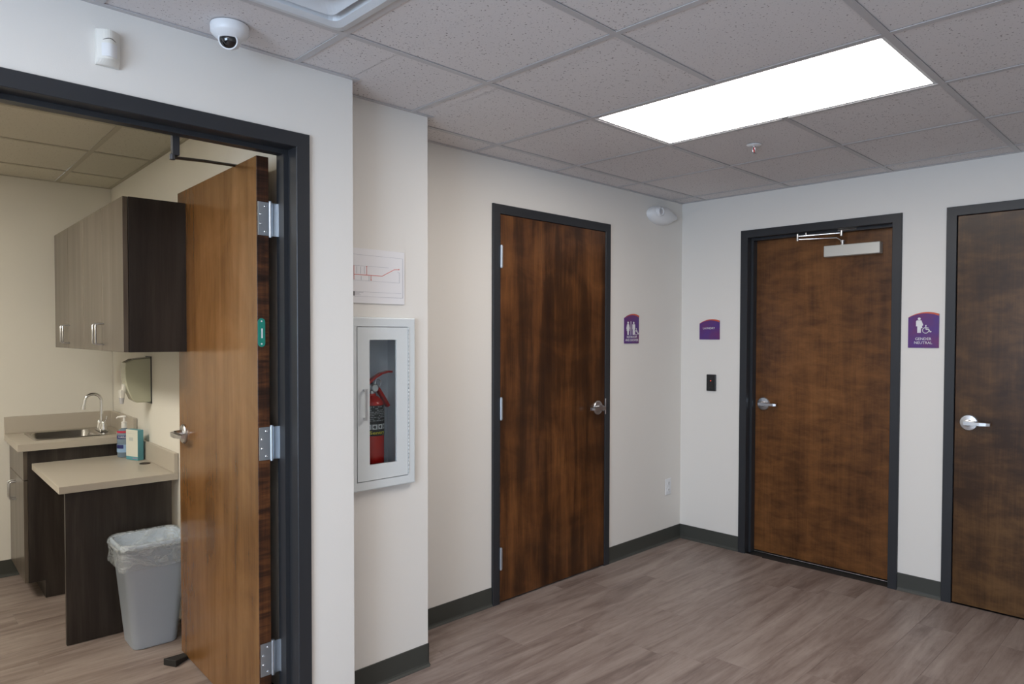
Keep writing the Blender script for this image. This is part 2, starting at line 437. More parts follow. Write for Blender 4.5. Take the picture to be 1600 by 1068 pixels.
# ------------------------------------------------------------------ floor of vinyl planks
bm = nb(); box(bm, (XW-0.1, YR-0.1, -0.08), (0.5, 2.7, -0.006))
fl = struct(obj('floor', bm, M['rubber']))
PW, PL = 0.1778, 1.2192
def plank_mesh(l, w):
    bm = nb(); g = 0.0002; c = 0.0007
    vs = box(bm, (g, g, -0.006), (l-g, w-g, 0.0))
    es = [e for e in bm.edges if all(abs(v.co.z) < 1e-6 for v in e.verts)]
    bmesh.ops.bevel(bm, geom=es, offset=c, segments=1, profile=0.5, affect='EDGES')
    bmesh.ops.recalc_face_normals(bm, faces=bm.faces[:])
    me = bpy.data.meshes.new('plank'); bm.to_mesh(me); bm.free(); me.materials.append(M['plank']); return me
pm_full = plank_mesh(PL, PW)
rr = random.Random(3)
yj0 = -0.817
ny0 = int(math.floor((YR - yj0)/PW)); ny1 = int(math.ceil((2.45 - yj0)/PW))
for j in range(ny0, ny1):
    y = yj0 + j*PW
    xmax = 0.0 if y < 0.0 else -3.0
    xmin = -7.0 if y < -3.0 else (-6.0 if y < -0.5 else -5.2)
    if y > 0.9: xmin = -4.9
    offs = rr.random()*PL
    if j == 0: offs = (-1.232 + 7*PL) % PL
    if j == -1: offs = (-1.239 - 0.45 + 7*PL) % PL
    k = math.floor((xmin - offs)/PL); x = offs + k*PL
    while x < xmax:
        a, b = max(x, xmin), min(x+PL, xmax)
        if b - a > 0.05:
            me = pm_full if b-a > PL-1e-4 else plank_mesh(b-a, PW)
            o = bpy.data.objects.new('plank', me); col.objects.link(o); o.parent = fl; o.location = (a, y, 0)
        x += PL

# ------------------------------------------------------------------ ceiling
bm = nb(); box(bm, (XW-0.3, YR-0.3, H+0.12), (0.6, 2.8, H+0.2))
for lo, hi in (((XW-0.3, YR-0.3), (XW-0.2, 2.8)), ((0.5, YR-0.3), (0.6, 2.8)), ((XW-0.2, YR-0.3), (0.5, YR-0.2)), ((XW-0.2, 2.7), (0.5, 2.8))):  # unseen skirt added to keep sky light out above the tiles
    box(bm, (lo[0], lo[1], H-0.05), (hi[0], hi[1], H+0.12))
ce = struct(obj('ceiling', bm, M['wall']))
def tile_mesh(lx, ly, m):
    bm = nb(); g = 0.0112
    box(bm, (g, g, 0.0025), (lx-g, ly-g, 0.018), 0.0015)
    bmesh.ops.recalc_face_normals(bm, faces=bm.faces[:])
    me = bpy.data.meshes.new('ceiling_tile'); bm.to_mesh(me); bm.free(); me.materials.append(m); return me
def yl_hall(xm):
    return YB if xm < XB else (YP if xm < XP else 0.0)
tcache = {}
def tile(x0, y0, x1, y1, m, parent, key):
    if x1-x0 < 0.04 or y1-y0 < 0.04: return
    k = (round(x1-x0, 4), round(y1-y0, 4), key)
    if k not in tcache: tcache[k] = tile_mesh(x1-x0, y1-y0, m)
    o = bpy.data.objects.new('ceiling_tile', tcache[k]); col.objects.link(o); o.parent = parent; o.location = (x0, y0, H)
skip = {(2, 1), (2, 2), (7, 2), (7, 3), (5, 1)}      # panel cells and diffuser cell: (i, j)
xcuts = lambda i: (GX-(i+1)*T, GX-i*T)
for i in range(-1, 12):
    x0, x1 = max(GX-(i+1)*T, XW), min(GX-i*T, 0.0)
    for j in range(-1, 8):
        if (i, j) in skip: continue
        y0, y1 = max(GY-(j+1)*T, YR), min(GY-j*T, 0.0)
        for a, b in ((x0, min(x1, XB)), (max(x0, XB), min(x1, XP)), (max(x0, XP), x1)):
            if b-a <= 0.001: continue
            yt = yl_hall((a+b)/2)
            if min(y1, yt)-y0 > 0.02:
                # neighbouring pieces of one cell are one tile notched round the pier: only split at the wall steps
                tile(a if a == x0 else a-0.027, y0, b, min(y1, yt+0.04) if y1 > yt else y1, M['tile'], ce, 'h')
# T-bar grid of the hall, one part; and the wall angles
bm = nb()
w = 0.012
for i in range(0, 12):
    x = GX-i*T
    if x > XW: box(bm, (x-w, YR, H-0.001), (x+w, yl_hall(x), H+0.0015))
for j in range(0, 8):
    y = GY-j*T
    if y > YR:
        xl = XW if y < YB else (XB if y < YP else XP)
        cuts = [xl, 0.0]
        for ii, jj in ((2, 2), (7, 3)):
            if j == jj: cuts += [xcuts(ii)[0]+w, xcuts(ii)[1]-w]
        cuts.sort()
        for k in range(0, len(cuts), 2): box(bm, (cuts[k], y-w, H-0.0012), (cuts[k+1], y+w, H+0.0013))
obj('grid_bar', bm, M['grid'], ce)
bm = nb(); a = 0.020; zt, zb = H+0.001, H-0.0016
for lo, hi in (((XW, YB-a), (XB+a, YB)), ((XB, YB), (XB+a, YP)), ((XB, YP-a), (XP+a, YP)), ((XP, YP), (XP+a, 0)), ((XP, -a), (0, 0)), ((-a, YR), (0, -a)), ((XW, YR), (0, YR+a)), ((XW, YR+a), (XW+a, YB-a))):
    box(bm, (lo[0], lo[1], zb), (hi[0], hi[1], zt))
obj('wall_angle', bm, M['grid'], ce)

# exam room ceiling
ce2 = thing('ceiling_exam', None, None, OE, -AE); struct(ce2)
EU, EV = -0.265, -0.262
for i in range(-1, 5):
    for j in range(-1, 4):
        if i == 2 and j in (1, 2): continue
        x0, x1 = max(EU-(i+1)*T, -3.0), min(EU-i*T, UW)
        y0, y1 = max(EV-(j+1)*T, -2.58), min(EV-j*T, VF)
        tile(x0, y0, x1, y1, M['tile_exam'], ce2, 'e')
bm = nb()
for i in range(0, 5): box(bm, (EU-i*T-w, -2.58, H-0.001), (EU-i*T+w, VF, H+0.0015))
for j in range(0, 4):
    cuts = [-3.0, EU-3*T+w, EU-2*T-w, UW] if j == 2 else [-3.0, UW]
    for k in range(0, len(cuts), 2): box(bm, (cuts[k], EV-j*T-w, H-0.0012), (cuts[k+1], EV-j*T+w, H+0.0013))
box(bm, (UW-a, -2.58, zb), (UW, VF, zt)); box(bm, (-3.0, VF-a, zb), (UW-a, VF, zt))
obj('grid_bar', bm, M['grid_exam'], ce2)

# ------------------------------------------------------------------ ceiling lights
def ceiling_light(cx, cy, sx, sy, m, label, rz=0.0, loc0=None):
    t = thing('ceiling_light', label, 'ceiling light', loc0 or (cx, cy, H), rz)
    bm = nb(); f = 0.013; e = 0.004
    hx, hy = sx/2-0.0125, sy/2-0.0125
    for lo, hi in (((-hx, -hy), (hx, -hy+f)), ((-hx, hy-f), (hx, hy)), ((-hx, -hy+f), (-hx+f, hy-f)), ((hx-f, -hy+f), (hx, hy-f))):
        box(bm, (lo[0], lo[1], 0.002), (hi[0], hi[1], 0.035))
    box(bm, (-hx, -hy, 0.035), (hx, hy, 0.05))
    obj('frame', bm, M['white'], t)
    bm = nb(); box(bm, (-hx+f, -hy+f, 0.003), (hx-f, hy-f, 0.010)); obj('diffuser', bm, m, t)
    return t
ceiling_light((xcuts(2)[0]+xcuts(2)[1])/2, GY-2*T, T, 2*T, M['led'], 'lit white rectangular troffer light in the ceiling in front of the doors')
ceiling_light((xcuts(7)[0]+xcuts(7)[1])/2, GY-3*T, T, 2*T, M['led_b'], 'unseen lit troffer light added in the hallway ceiling beyond the louvred vent')
lp = E(EU-2.5*T, EV-2*T, H)
ceiling_light(0, 0, T, 2*T, M['led_exam'], 'unseen warm lit troffer light added in the exam room ceiling', -AE, lp)

# supply air diffuser: nested pressed-steel cones
vt = thing('ceiling_vent', 'white square louvred air diffuser in the ceiling at top left', 'vent', ((xcuts(5)[0]+xcuts(5)[1])/2, GY-1.5*T, H))
def ring(bm, prof):
    """square ring swept from (half-size, z) profile"""
    loops = []
    for h, z in prof:
        rad = min(0.025, h*0.2); lp_ = []
        for sx, sy, a0 in ((1, 1, 0), (-1, 1, 90), (-1, -1, 180), (1, -1, 270)):
            for k in range(4):
                an = R(a0 + k*30); lp_.append(bm.verts.new((sx*(h-rad)+rad*math.cos(an), sy*(h-rad)+rad*math.sin(an), z)))
        loops.append(lp_)
    n = len(loops[0])
    for A, B in zip(loops, loops[1:]):
        for i in range(n): bm.faces.new((A[i], A[(i+1) % n], B[(i+1) % n], B[i])).smooth = False
bm = nb(); ring(bm, [(0.292, 0.004), (0.288, -0.006), (0.262, -0.012), (0.238, -0.006), (0.232, 0.02), (0.225, 0.03)]); obj('rim', bm, M['vent'], vt, recalc=False)
bm = nb(); box(bm, (-0.292, -0.292, 0.03), (0.292, 0.292, 0.05)); obj('backing', bm, M['vent_dark'], vt)
for h in (0.222, 0.150, 0.080):
    bm = nb(); ring(bm, [(h, 0.022), (h-0.004, 0.000), (h-0.016, -0.009), (h-0.052, 0.012), (h-0.058, 0.029)]); obj('louvre', bm, M['vent'], vt, recalc=False)

# ------------------------------------------------------------------ baseboards (cove base)
def base_run(name, segs, m='base'):
    """segs: list of (p0, p1, nx, ny) runs with outward normal"""
    bm = nb(); prof = [(0, 0), (0.013, 0), (0.0125, 0.002), (0.006, 0.010), (0.0035, 0.018), (0.0035, 0.100), (0.002, 0.1016), (0, 0.1016)]
    for p0, p1, nx, ny in segs:
        A = [bm.verts.new((p0[0]+nx*d, p0[1]+ny*d, z+0.0005)) for d, z in prof]; B = [bm.verts.new((p1[0]+nx*d, p1[1]+ny*d, z+0.0005)) for d, z in prof]
        n = len(prof)
        for i in range(n): bm.faces.new((A[i], A[(i+1) % n], B[(i+1) % n], B[i]))
        bm.faces.new(A[::-1]); bm.faces.new(B)
    return struct(obj(name, bm, M[m]))
base_run('baseboard_left', [((XP, 0), (D1X, 0), 0, -1)])
base_run('baseboard_left.001', [((D1X+D1W, 0), (-0.002, 0), 0, -1)])
base_run('baseboard_back', [((0, -0.002), (0, -D2Y), -1, 0)])
base_run('baseboard_back.001', [((0, -D2Y-D2W), (0, -D3Y), -1, 0)])
base_run('baseboard_back.002', [((0, -D3Y-D3W), (0, YR), -1, 0)])
base_run('baseboard_pier', [((XB+G, YP), (XP+0.0035, YP), 0, -1), ((XP, YP-0.0035), (XP, 0), 1, 0)])
base_run('baseboard_front', [((D4X1, YB), (XB+0.0035, YB), 0, -1), ((XB, YB-0.0035), (XB, YP), 1, 0)])
base_run('baseboard_front.001', [((XW, YB), (D4X, YB), 0, -1)])
base_run('baseboard_right', [((XW, YR), (0, YR), 0, 1)])
base_run('baseboard_rear', [((XW, YR), (XW, YB), 1, 0)])
b0, b1 = E(-3.0, VF), E(-0.44, VF); b2, b3 = E(UW, -1.30), E(UW, -2.5)
sn, cs = math.sin(AE), math.cos(AE)
base_run('baseboard_exam_back', [(b0, b1, -sn, -cs)])
base_run('baseboard_exam_right', [(b2, b3, -cs, sn)])

# ------------------------------------------------------------------ doors
def door_frame(parent, W, Hh, t, s0, s1):
    """hollow-metal frame; s0..s1 = depth range of the stop. local y=0 at near wall face, +y into wall"""
    pr = [(0.0, 0.001), (0.0, -0.012), (0.002, -0.014), (FF-0.002, -0.014), (FF, -0.012), (FF, s0), (FF+0.016, s0), (FF+0.016, s1), (FF, s1),
          (FF, t+0.012), (FF-0.002, t+0.014), (0.002, t+0.014), (0.0, t+0.012), (0.0, t-0.001), (0.012, t-0.001), (0.012, 0.001)]
    bm = nb(); path = []
    for wd, d in pr:
        path.append([(wd, d, 0.0), (wd, d, Hh-wd), (W-wd, d, Hh-wd), (W-wd, d, 0.0)])
    vs = [[bm.verts.new(p) for p in row] for row in path]; n = len(vs)
    for i in range(n):
        for k in range(3): bm.faces.new((vs[i][k], vs[(i+1) % n][k], vs[(i+1) % n][k+1], vs[i][k+1]))
    return obj('door_frame', bm, M['frame'], parent)

def leaf(parent, x0, x1, z0, z1, y0, t, m, loc=(0, 0, 0), rz=0.0):
    bm = nb(); box(bm, (x0, y0, z0), (x1, y0+t, z1), 0.0015)
    for f in bm.faces:
        if abs(f.normal.x) > 0.5 or abs(f.normal.z) > 0.5: f.material_index = 1
    o = obj('door_leaf', bm, [M[m], M['wood_edge']], parent, loc, rz); return o

def lever(parent, x, y, z, dirx, rot=0.0, flip=1):
    """lever set on a face; flip=1 faces -y; dirx = way the lever points"""
    o = bpy.data.objects.new('lever_handle', None)
    bm = nb(); s = -flip
    lathe(bm, [(0.0435, 0.0), (0.0435, s*0.006), (0.040, s*0.010), (0.0185, s*0.0125), (0.0175, s*0.030), (0.0165, s*0.046), (0.012, s*0.048)], (0, 0, 0), 'Y', 32)
    # lever arm: rounded square bar leaving the hub and returning slightly to the door
    y0, y1 = s*0.040, s*0.056
    secs = [(-0.014, 0.013, 0.0), (0.02, 0.013, 0.0), (0.06, 0.0115, 0.0), (0.090, 0.0105, -0.002), (0.106, 0.0100, -0.010)]
    rows = []
    for d, hh, dy in secs:
        yy0, yy1 = y0 - s*dy*-1, y1 - s*dy*-1
        rows.append([bm.verts.new((dirx*d, yy0, -hh)), bm.verts.new((dirx*d, yy1, -hh+0.003)), bm.verts.new((dirx*d, yy1, hh-0.003)), bm.verts.new((dirx*d, yy0, hh))])
    for A, B in zip(rows, rows[1:]):
        for k in range(4): bm.faces.new((A[k], A[(k+1) % 4], B[(k+1) % 4], B[k]))
    bm.faces.new(rows[0][::-1]); bm.faces.new(rows[-1])
    # return of the lever tip
    h = obj('lever_handle', bm, M['satin'], parent, (x, y, z), rot)
    bpy.data.objects.remove(o)
    return h

def barrel(bm, x, y, z, r=0.0075, h=0.114):
    k = h/5
    for i in range(5): cyl(bm, (x, y, z-h/2+i*k+0.0002), (x, y, z-h/2+(i+1)*k-0.0002), r, seg=16)
    cyl(bm, (x, y, z-h/2-0.005), (x, y, z+h/2+0.005), r*0.8, seg=12)

def closed_hinges(parent, x, y, zs, sgn):
    for z in zs:
        bm = nb(); barrel(bm, x, y-0.007, z, 0.009)
        box(bm, (x-0.0085, y-0.0005, z-0.057), (x-0.0035, y+0.003, z+0.057)) if sgn < 0 else box(bm, (x+0.0035, y-0.0005, z-0.057), (x+0.0085, y+0.003, z+0.057))
        obj('hinge', bm, M['hinge'], parent)

# door 1: restroom and shower, in the left wall
d1 = thing('door_1', 'closed stained wooden door in the left wall with hinges on its left', None, (D1X, 0, 0)); struct(d1)
door_frame(d1, D1W, DH, WT, 0.036, 0.075)
lf = leaf(d1, FF+0.003, D1W-FF-0.003, 0.010, DH-FF-0.003, -0.0105, 0.0445, 'wood1')
lever(lf, D1W-FF-0.003-0.070, -0.0105, 1.022, -1)
closed_hinges(d1, FF+0.0015, -0.0125, (1.903, 1.075, 0.252), -1)
bm = nb(); box(bm, (D1W-FF-0.001, -0.0155, 0.975), (D1W-FF+0.009, -0.0125, 1.075), 0.001); cyl(bm, (D1W-FF+0.004, -0.0165, 1.062), (D1W-FF+0.004, -0.0150, 1.062), 0.003, seg=10); cyl(bm, (D1W-FF+0.004, -0.0165, 0.988), (D1W-FF+0.004, -0.0150, 0.988), 0.003, seg=10)
obj('strike_plate', bm, M['satin'], d1)

# door 2: laundry, in the back wall, leaf at the far side of the frame
d2 = thing('door_2', 'closed mottled brown wooden door with a silver closer, between the laundry and gender neutral signs', None, (0, -D2Y, 0), R(-90)); struct(d2)
door_frame(d2, D2W, DH, WT, 0.040, 0.090)
lf2 = leaf(d2, FF+0.003, D2W-FF-0.003, 0.012, DH-FF-0.003, 0.092, 0.0445, 'wood2')
lever(lf2, FF+0.003+0.070, 0.092, 1.018, 1)
bm = nb(); box(bm, (FF, 0.088, 0.0005), (D2W-FF, 0.140, 0.005), 0.002); obj('threshold', bm, M['satin'], d2)
# surface closer with regular double-lever arm
cl = nb(); X = lambda y: -y-D2Y
cx0, cx1 = 0.536, 0.868
box(cl, (cx0, 0.040, 1.972), (cx1, 0.0915, 2.041), 0.003)
c2 = obj('door_closer', cl, M['closer'], lf2)
bm = nb(); cyl(bm, (0.642, 0.066, 2.041), (0.642, 0.066, 2.060), 0.011, seg=16); cyl(bm, (0.642, 0.066, 2.060), (0.642, 0.066, 2.070), 0.016, seg=16)
tube(bm, [(0.642, 0.066, 2.064), (0.629, 0.052, 2.075), (0.616, 0.040, 2.086), (0.40, -0.030, 2.088)], 0.0045, 10)
cyl(bm, (0.40, -0.030, 2.078), (0.40, -0.030, 2.122), 0.008, seg=14)
tube(bm, [(0.40, -0.030, 2.108), (0.52, 0.000, 2.110), (0.640, 0.045, 2.114)], [0.0065, 0.0065, 0.0055], 12)
cyl(bm, (0.448, -0.018, 2.112), (0.448, -0.018, 2.126), 0.005, seg=10)
cyl(bm, (0.642, 0.046, 2.094), (0.642, 0.046, 2.130), 0.010, seg=14)
box(bm, (0.620, 0.036, 2.127), (0.735, 0.060, 2.134), 0.001)
obj('closer_arm', bm, M['chrome'], c2)

# door 3: gender neutral restroom
d3 = thing('door_3', 'closed dark brown wooden door at the right edge with a lever on its left side', None, (0, -D3Y, 0), R(-90)); struct(d3)
door_frame(d3, D3W, DH, WT, 0.036, 0.075)
lf3 = leaf(d3, FF+0.004, D3W-FF-0.003, 0.010, DH-FF-0.003, -0.0095, 0.0445, 'wood3')
lever(lf3, FF+0.003+0.068, -0.0095, 1.008, 1)
closed_hinges(d3, D3W-FF-0.0015, -0.0125, (1.903, 1.075, 0.252), 1)

# door 4: open into the exam room, hinged on the right jamb
d4 = thing('door_4', 'open wooden door coloured golden brown as if lit, swung into the exam room at left', None, (D4X, YB, 0)); struct(d4)
door_frame(d4, D4W, DH, WT, 0.052, 0.092)
PX, PY = -3.249 - D4X, -0.338 - YB        # pin in local coordinates
LA = R(2.4)
# leaf local frame: x = along the width away from the hinge, y = thickness toward the passage
lf4 = bpy.data.objects.new('door_leaf', None)
bpy.data.objects.remove(lf4)
LL = 0.925
bm = nb(); box(bm, (0, 0, 0.010), (LL, 0.0445, 2.118), 0.0015)
for f in bm.faces:
    if abs(f.normal.x) > 0.5 or abs(f.normal.z) > 0.5: f.material_index = 1
leaf4 = obj('door_leaf', bm, [M['wood4'], M['wood_edge']], d4)
# local x -> (sin LA, cos LA); local y -> (-cos LA, sin LA)
leaf4.location = (-3.2535 - D4X, -0.336 - YB, 0); leaf4.rotation_euler = (0, 0, R(90)-LA)
lever(leaf4, LL-0.070, 0.0445, 1.026, -1, 0.0, flip=-1)
bm = nb(); lathe(bm, [(0.0435, 0.0), (0.0435, -0.006), (0.040, -0.009)], (LL-0.070, -0.0002, 1.026), 'Y', 28); obj('rose_plate', bm, M['satin'], leaf4)
bm = nb()
pts = [(0.0045+0.0095*math.cos(t_)+0.0085, 0) for t_ in (0,)]
def stadium(cx, cz, w_, h_, n=8):
    r_ = w_/2; out = []
    for k in range(n+1): a_ = PI*k/n; out.append((cx+r_*math.cos(a_), cz+h_/2-r_+r_*math.sin(a_)))
    for k in range(n+1): a_ = PI+PI*k/n; out.append((cx+r_*math.cos(a_), cz-h_/2+r_+r_*math.sin(a_)))
    return out
prism(bm, stadium(0.030, 1.482, 0.026, 0.104), -0.0022, -0.0002, 'YZ')
lt = obj('edge_tag', bm, M['green'], leaf4); lt['label'] = 'teal oval tag screwed to the door edge'
bm = nb(); box(bm, (-0.0028, 0.026, 1.462), (-0.0022, 0.031, 1.497)); cyl(bm, (-0.003, 0.030, 1.523), (-0.0015, 0.030, 1.523), 0.003, seg=10); cyl(bm, (-0.003, 0.030, 1.441), (-0.0015, 0.030, 1.441), 0.003, seg=10)
obj('tag_print', bm, M['print_white'], lt)
for z in (1.893, 1.078, 0.285):
    hg = bpy.data.objects.new('hinge', None)
    bpy.data.objects.remove(hg)
    bm = nb(); barrel(bm, PX, PY, z, 0.0078, 0.120)
    # leaf on the door edge (faces the hall) and leaf running to the jamb
    lx0, lx1 = -3.296-D4X, PX-0.007
    box(bm, (lx0, PY-0.0035, z-0.060), (lx1, PY-0.0005, z+0.060))
    box(bm, (PX+0.006, PY-0.002, z-0.060), (D4W-FF-0.0005, PY+0.001, z+0.060))
    box(bm, (D4W-FF-0.0030, PY-0.028, z-0.060), (D4W-FF-0.0004, PY+0.001, z+0.060))
    hg = obj('hinge', bm, M['hinge'], d4)
    for sx_, sz_ in ((0.026, 0.045), (0.010, 0.016), (0.010, -0.018), (0.026, -0.046)):
        bm = nb(); lathe(bm, [(0.0042, 0.0), (0.0042, -0.0006), (0.0028, -0.0018), (0.0010, -0.0010)], (lx0+sx_, PY-0.0035, z+sz_), 'Y', 12)
        obj('screw', bm, M['chrome'], hg)
# overhead stop arm from the head of the frame to the top of the leaf
bm = nb(); box(bm, (-3.592-D4X, -0.372-YB, 2.060), (-3.570-D4X, -0.352-YB, 2.1345), 0.001); cyl(bm, (-3.590-D4X, -0.362-YB, 2.045), (-3.590-D4X, -0.362-YB, 2.062), 0.009, seg=12)
br = obj('stop_bracket', bm, M['dark_metal'], d4)
bm = nb(); tube(bm, [(-3.590-D4X, -0.362-YB, 2.052), (-3.45-D4X, -0.25-YB, 2.085), (-3.262-D4X, -0.10-YB, 2.1245), (-3.235-D4X, -0.08-YB, 2.1255)], 0.0055, 8)
obj('stop_arm', bm, M['dark_metal'], br)
# silencer hole on the jamb
bm = nb(); cyl(bm, (D4W-FF-0.0012, 0.100, 2.02), (D4W-FF+0.001, 0.100, 2.02), 0.004, seg=10); obj('silencer', bm, M['dark_gap'], d4)

# rubber wedge under the open door
bm = nb(); wv = [(-0.035, 0, 0), (0.035, 0, 0), (0.035, 0, 0.030), (-0.035, 0, 0.030), (-0.02, 0.125, 0), (0.02, 0.125, 0), (0.02, 0.125, 0.008), (-0.02, 0.125, 0.008)]
vv = [bm.verts.new(p) for p in wv]
for f in ((0, 1, 2, 3), (5, 4, 7, 6), (0, 4, 5, 1), (3, 2, 6, 7), (1, 5, 6, 2), (0, 3, 7, 4)): bm.faces.new([vv[i] for i in f])
bmesh.ops.bevel(bm, geom=bm.edges[:], offset=0.002, segments=1, affect='EDGES')
tag(obj('door_wedge', bm, M['rubber'], None, (-3.345, 0.485, 0.0005), R(-62)), 'small black rubber wedge on the floor beside the open door', 'doorstop')

# ------------------------------------------------------------------ signs
def circle(cx, cz, r, n=20): return [(cx+r*math.cos(2*PI*k/n), cz+r*math.sin(2*PI*k/n)) for k in range(n)]
def person(bm, cx, z0, h, kind, d0, d1):
    s = h
    prism(bm, circle(cx, z0+s*0.91, s*0.085), d0, d1)
    bw = 0.115*s
    if kind == 'man':
        prism(bm, [(cx-bw*1.45, z0+s*0.78), (cx-bw*1.2, z0+s*0.81), (cx+bw*1.2, z0+s*0.81), (cx+bw*1.45, z0+s*0.78), (cx+bw*1.45, z0+s*0.43), (cx+bw*1.05, z0+s*0.43), (cx+bw*1.0, z0), (cx+bw*0.12, z0), (cx, z0+s*0.40), (cx-bw*0.12, z0), (cx-bw*1.0, z0), (cx-bw*1.05, z0+s*0.43), (cx-bw*1.45, z0+s*0.43)], d0, d1)
    elif kind == 'woman':
        prism(bm, [(cx-bw*1.0, z0+s*0.81), (cx+bw*1.0, z0+s*0.81), (cx+bw*1.9, z0+s*0.47), (cx+bw*1.4, z0+s*0.44), (cx+bw*1.5, z0+s*0.30), (cx+bw*0.8, z0+s*0.30), (cx+bw*0.75, z0), (cx-bw*0.75, z0), (cx-bw*0.8, z0+s*0.30), (cx-bw*1.5, z0+s*0.30), (cx-bw*1.4, z0+s*0.44), (cx-bw*1.9, z0+s*0.47)], d0, d1)
    else:
        prism(bm, [(cx-bw*1.6, z0+s*0.76), (cx-bw*1.2, z0+s*0.81), (cx+bw*1.1, z0+s*0.81), (cx+bw*2.1, z0+s*0.50), (cx+bw*1.55, z0+s*0.45), (cx+bw*1.35, z0+s*0.50), (cx+bw*1.7, z0+s*0.32), (cx+bw*0.9, z0+s*0.30), (cx+bw*0.85, z0), (cx+bw*0.1, z0), (cx, z0+s*0.30), (cx-bw*0.1, z0), (cx-bw*0.9, z0), (cx-bw*0.95, z0+s*0.43), (cx-bw*1.6, z0+s*0.43)], d0, d1)
def wheelchair(bm, cx, z0, h, d0, d1):
    prism(bm, circle(cx-0.04*h, z0+h*0.93, h*0.08, 14), d0, d1)
    def stroke(pts, wd):
        for (a, b), (c, d) in zip(pts, pts[1:]):
            dx, dz = c-a, d-b; l = math.hypot(dx, dz); nx, nz = -dz/l*wd/2, dx/l*wd/2; ex, ez = dx/l*wd*0.25, dz/l*wd*0.25
            prism(bm, [(a+nx-ex, b+nz-ez), (c+nx+ex, d+nz+ez), (c-nx+ex, d-nz+ez), (a-nx-ex, b-nz-ez)], d0, d1)
    s = h
    stroke([(cx-0.04*s, z0+0.82*s), (cx-0.02*s, z0+0.46*s), (cx+0.28*s, z0+0.46*s), (cx+0.45*s, z0+0.14*s), (cx+0.55*s, z0+0.20*s)], 0.10*s)
    stroke([(cx-0.03*s, z0+0.64*s), (cx+0.24*s, z0+0.64*s)], 0.07*s)
    stroke([(cx-0.06*s+0.34*s*math.cos(R(a_)), z0+0.34*s+0.34*s*math.sin(R(a_))) for a_ in range(105, 371, 19)], 0.08*s)

def sign(name, label, w_, hh, loc, rz, arc_peak=0.62):
    t = thing(name, label, 'sign', loc, rz)
    bm = nb(); n = 14
    top = [(x, hh - 0.30*(w_)*((x/w_-arc_peak)**2)*1.6) for x in [w_*k/n for k in range(n+1)]]
    prism(bm, [(0, 0)] + [(w_, 0)] + [(x, z) for x, z in reversed(top)], -0.006, 0.0)
    obj('sign_board', bm, M['purple'], t)
    # orange band hugging the arched top, widening to the right
    lowb = [(x, z - 0.002 - 0.0095*(x/w_)) for x, z in top]
    bm = nb(); prism(bm, top + list(reversed(lowb)), -0.0068, -0.006)
    obj('top_band', bm, M['orange'], t)
    return t
s1 = sign('restroom_sign', 'narrow purple sign right of door with white man, woman and wheelchair figures', 0.157, 0.196, (-0.686, -0.0005, 1.425), 0)
bm = nb(); person(bm, 0.036, 0.056, 0.088, 'woman', -0.0072, -0.006); obj('woman_symbol', bm, M['print_white'], s1)
bm = nb(); person(bm, 0.098, 0.056, 0.088, 'man', -0.0072, -0.006); obj('man_symbol', bm, M['print_white'], s1)
bm = nb(); box(bm, (0.0655, -0.0072, 0.056), (0.0695, -0.006, 0.146)); obj('divider', bm, M['print_white'], s1)
bm = nb(); wheelchair(bm, 0.129, 0.056, 0.046, -0.0072, -0.006); obj('wheelchair_symbol', bm, M['print_white'], s1)
text_obj('lettering', 'RESTROOM', 0.0215, M['print_white'], s1, (0.0785, -0.0062, 0.042))
text_obj('lettering', 'AND SHOWER', 0.0215, M['print_white'], s1, (0.0785, -0.0062, 0.021))
s2 = sign('laundry_sign', 'small square purple sign reading LAUNDRY above the black wall plate', 0.157, 0.142, (-0.0005, -0.154, 1.451), R(-90))
text_obj('lettering', 'LAUNDRY', 0.0205, M['print_white'], s2, (0.074, -0.0062, 0.078))
s3 = sign('gender_neutral_sign', 'tall purple sign reading GENDER NEUTRAL between the two right doors', 0.157, 0.202, (-0.0005, -1.510, 1.411), R(-90))
bm = nb(); person(bm, 0.057, 0.084, 0.088, 'both', -0.0072, -0.006); obj('person_symbol', bm, M['print_white'], s3)
bm = nb(); wheelchair(bm, 0.093, 0.083, 0.046, -0.0072, -0.006); obj('wheelchair_symbol', bm, M['print_white'], s3)
text_obj('lettering', 'GENDER', 0.0215, M['print_white'], s3, (0.078, -0.0062, 0.050))
text_obj('lettering', 'NEUTRAL', 0.0215, M['print_white'], s3, (0.078, -0.0062, 0.028))

# black wall plate with a small red light
t = thing('wall_switch', 'black wall plate with a tiny red light under the laundry sign', 'switch', (-0.0005, -0.2155, 1.089), R(-90))
bm = nb(); box(bm, (0, -0.012, 0), (0.072, 0, 0.116), 0.003, 2); obj('cover_plate', bm, M['black'], t)
bm = nb(); box(bm, (0.018, -0.0145, 0.024), (0.054, -0.012, 0.092), 0.001); obj('rocker', bm, M['black'], t)
bm = nb(); cyl(bm, (0.036, -0.0155, 0.072), (0.036, -0.0145, 0.072), 0.0022, seg=10); obj('indicator_light', bm, M['red_led'], t)
# outlet
t = thing('wall_outlet', 'white electrical outlet low on the left wall near the corner', 'outlet', (-0.160, -0.0005, 0.342))
bm = nb(); box(bm, (-0.035, -0.006, 0), (0.035, 0, 0.115), 0.002); obj('cover_plate', bm, M['white'], t)
for zc in (0.034, 0.081):
    bm = nb(); lathe(bm, [(0.0165, -0.006), (0.0165, -0.009), (0.015, -0.0095)], (0, 0, zc), 'Y', 20); o = obj('socket', bm, M['white'], t)
    bm = nb(); box(bm, (-0.008, -0.0100, zc-0.002), (-0.006, -0.0094, zc+0.007)); box(bm, (0.006, -0.0100, zc-0.002), (0.008, -0.0094, zc+0.007)); cyl(bm, (0, -0.0100, zc-0.009), (0, -0.0094, zc-0.009), 0.0025, seg=8)
    obj('slot', bm, M['dark_gap'], o)

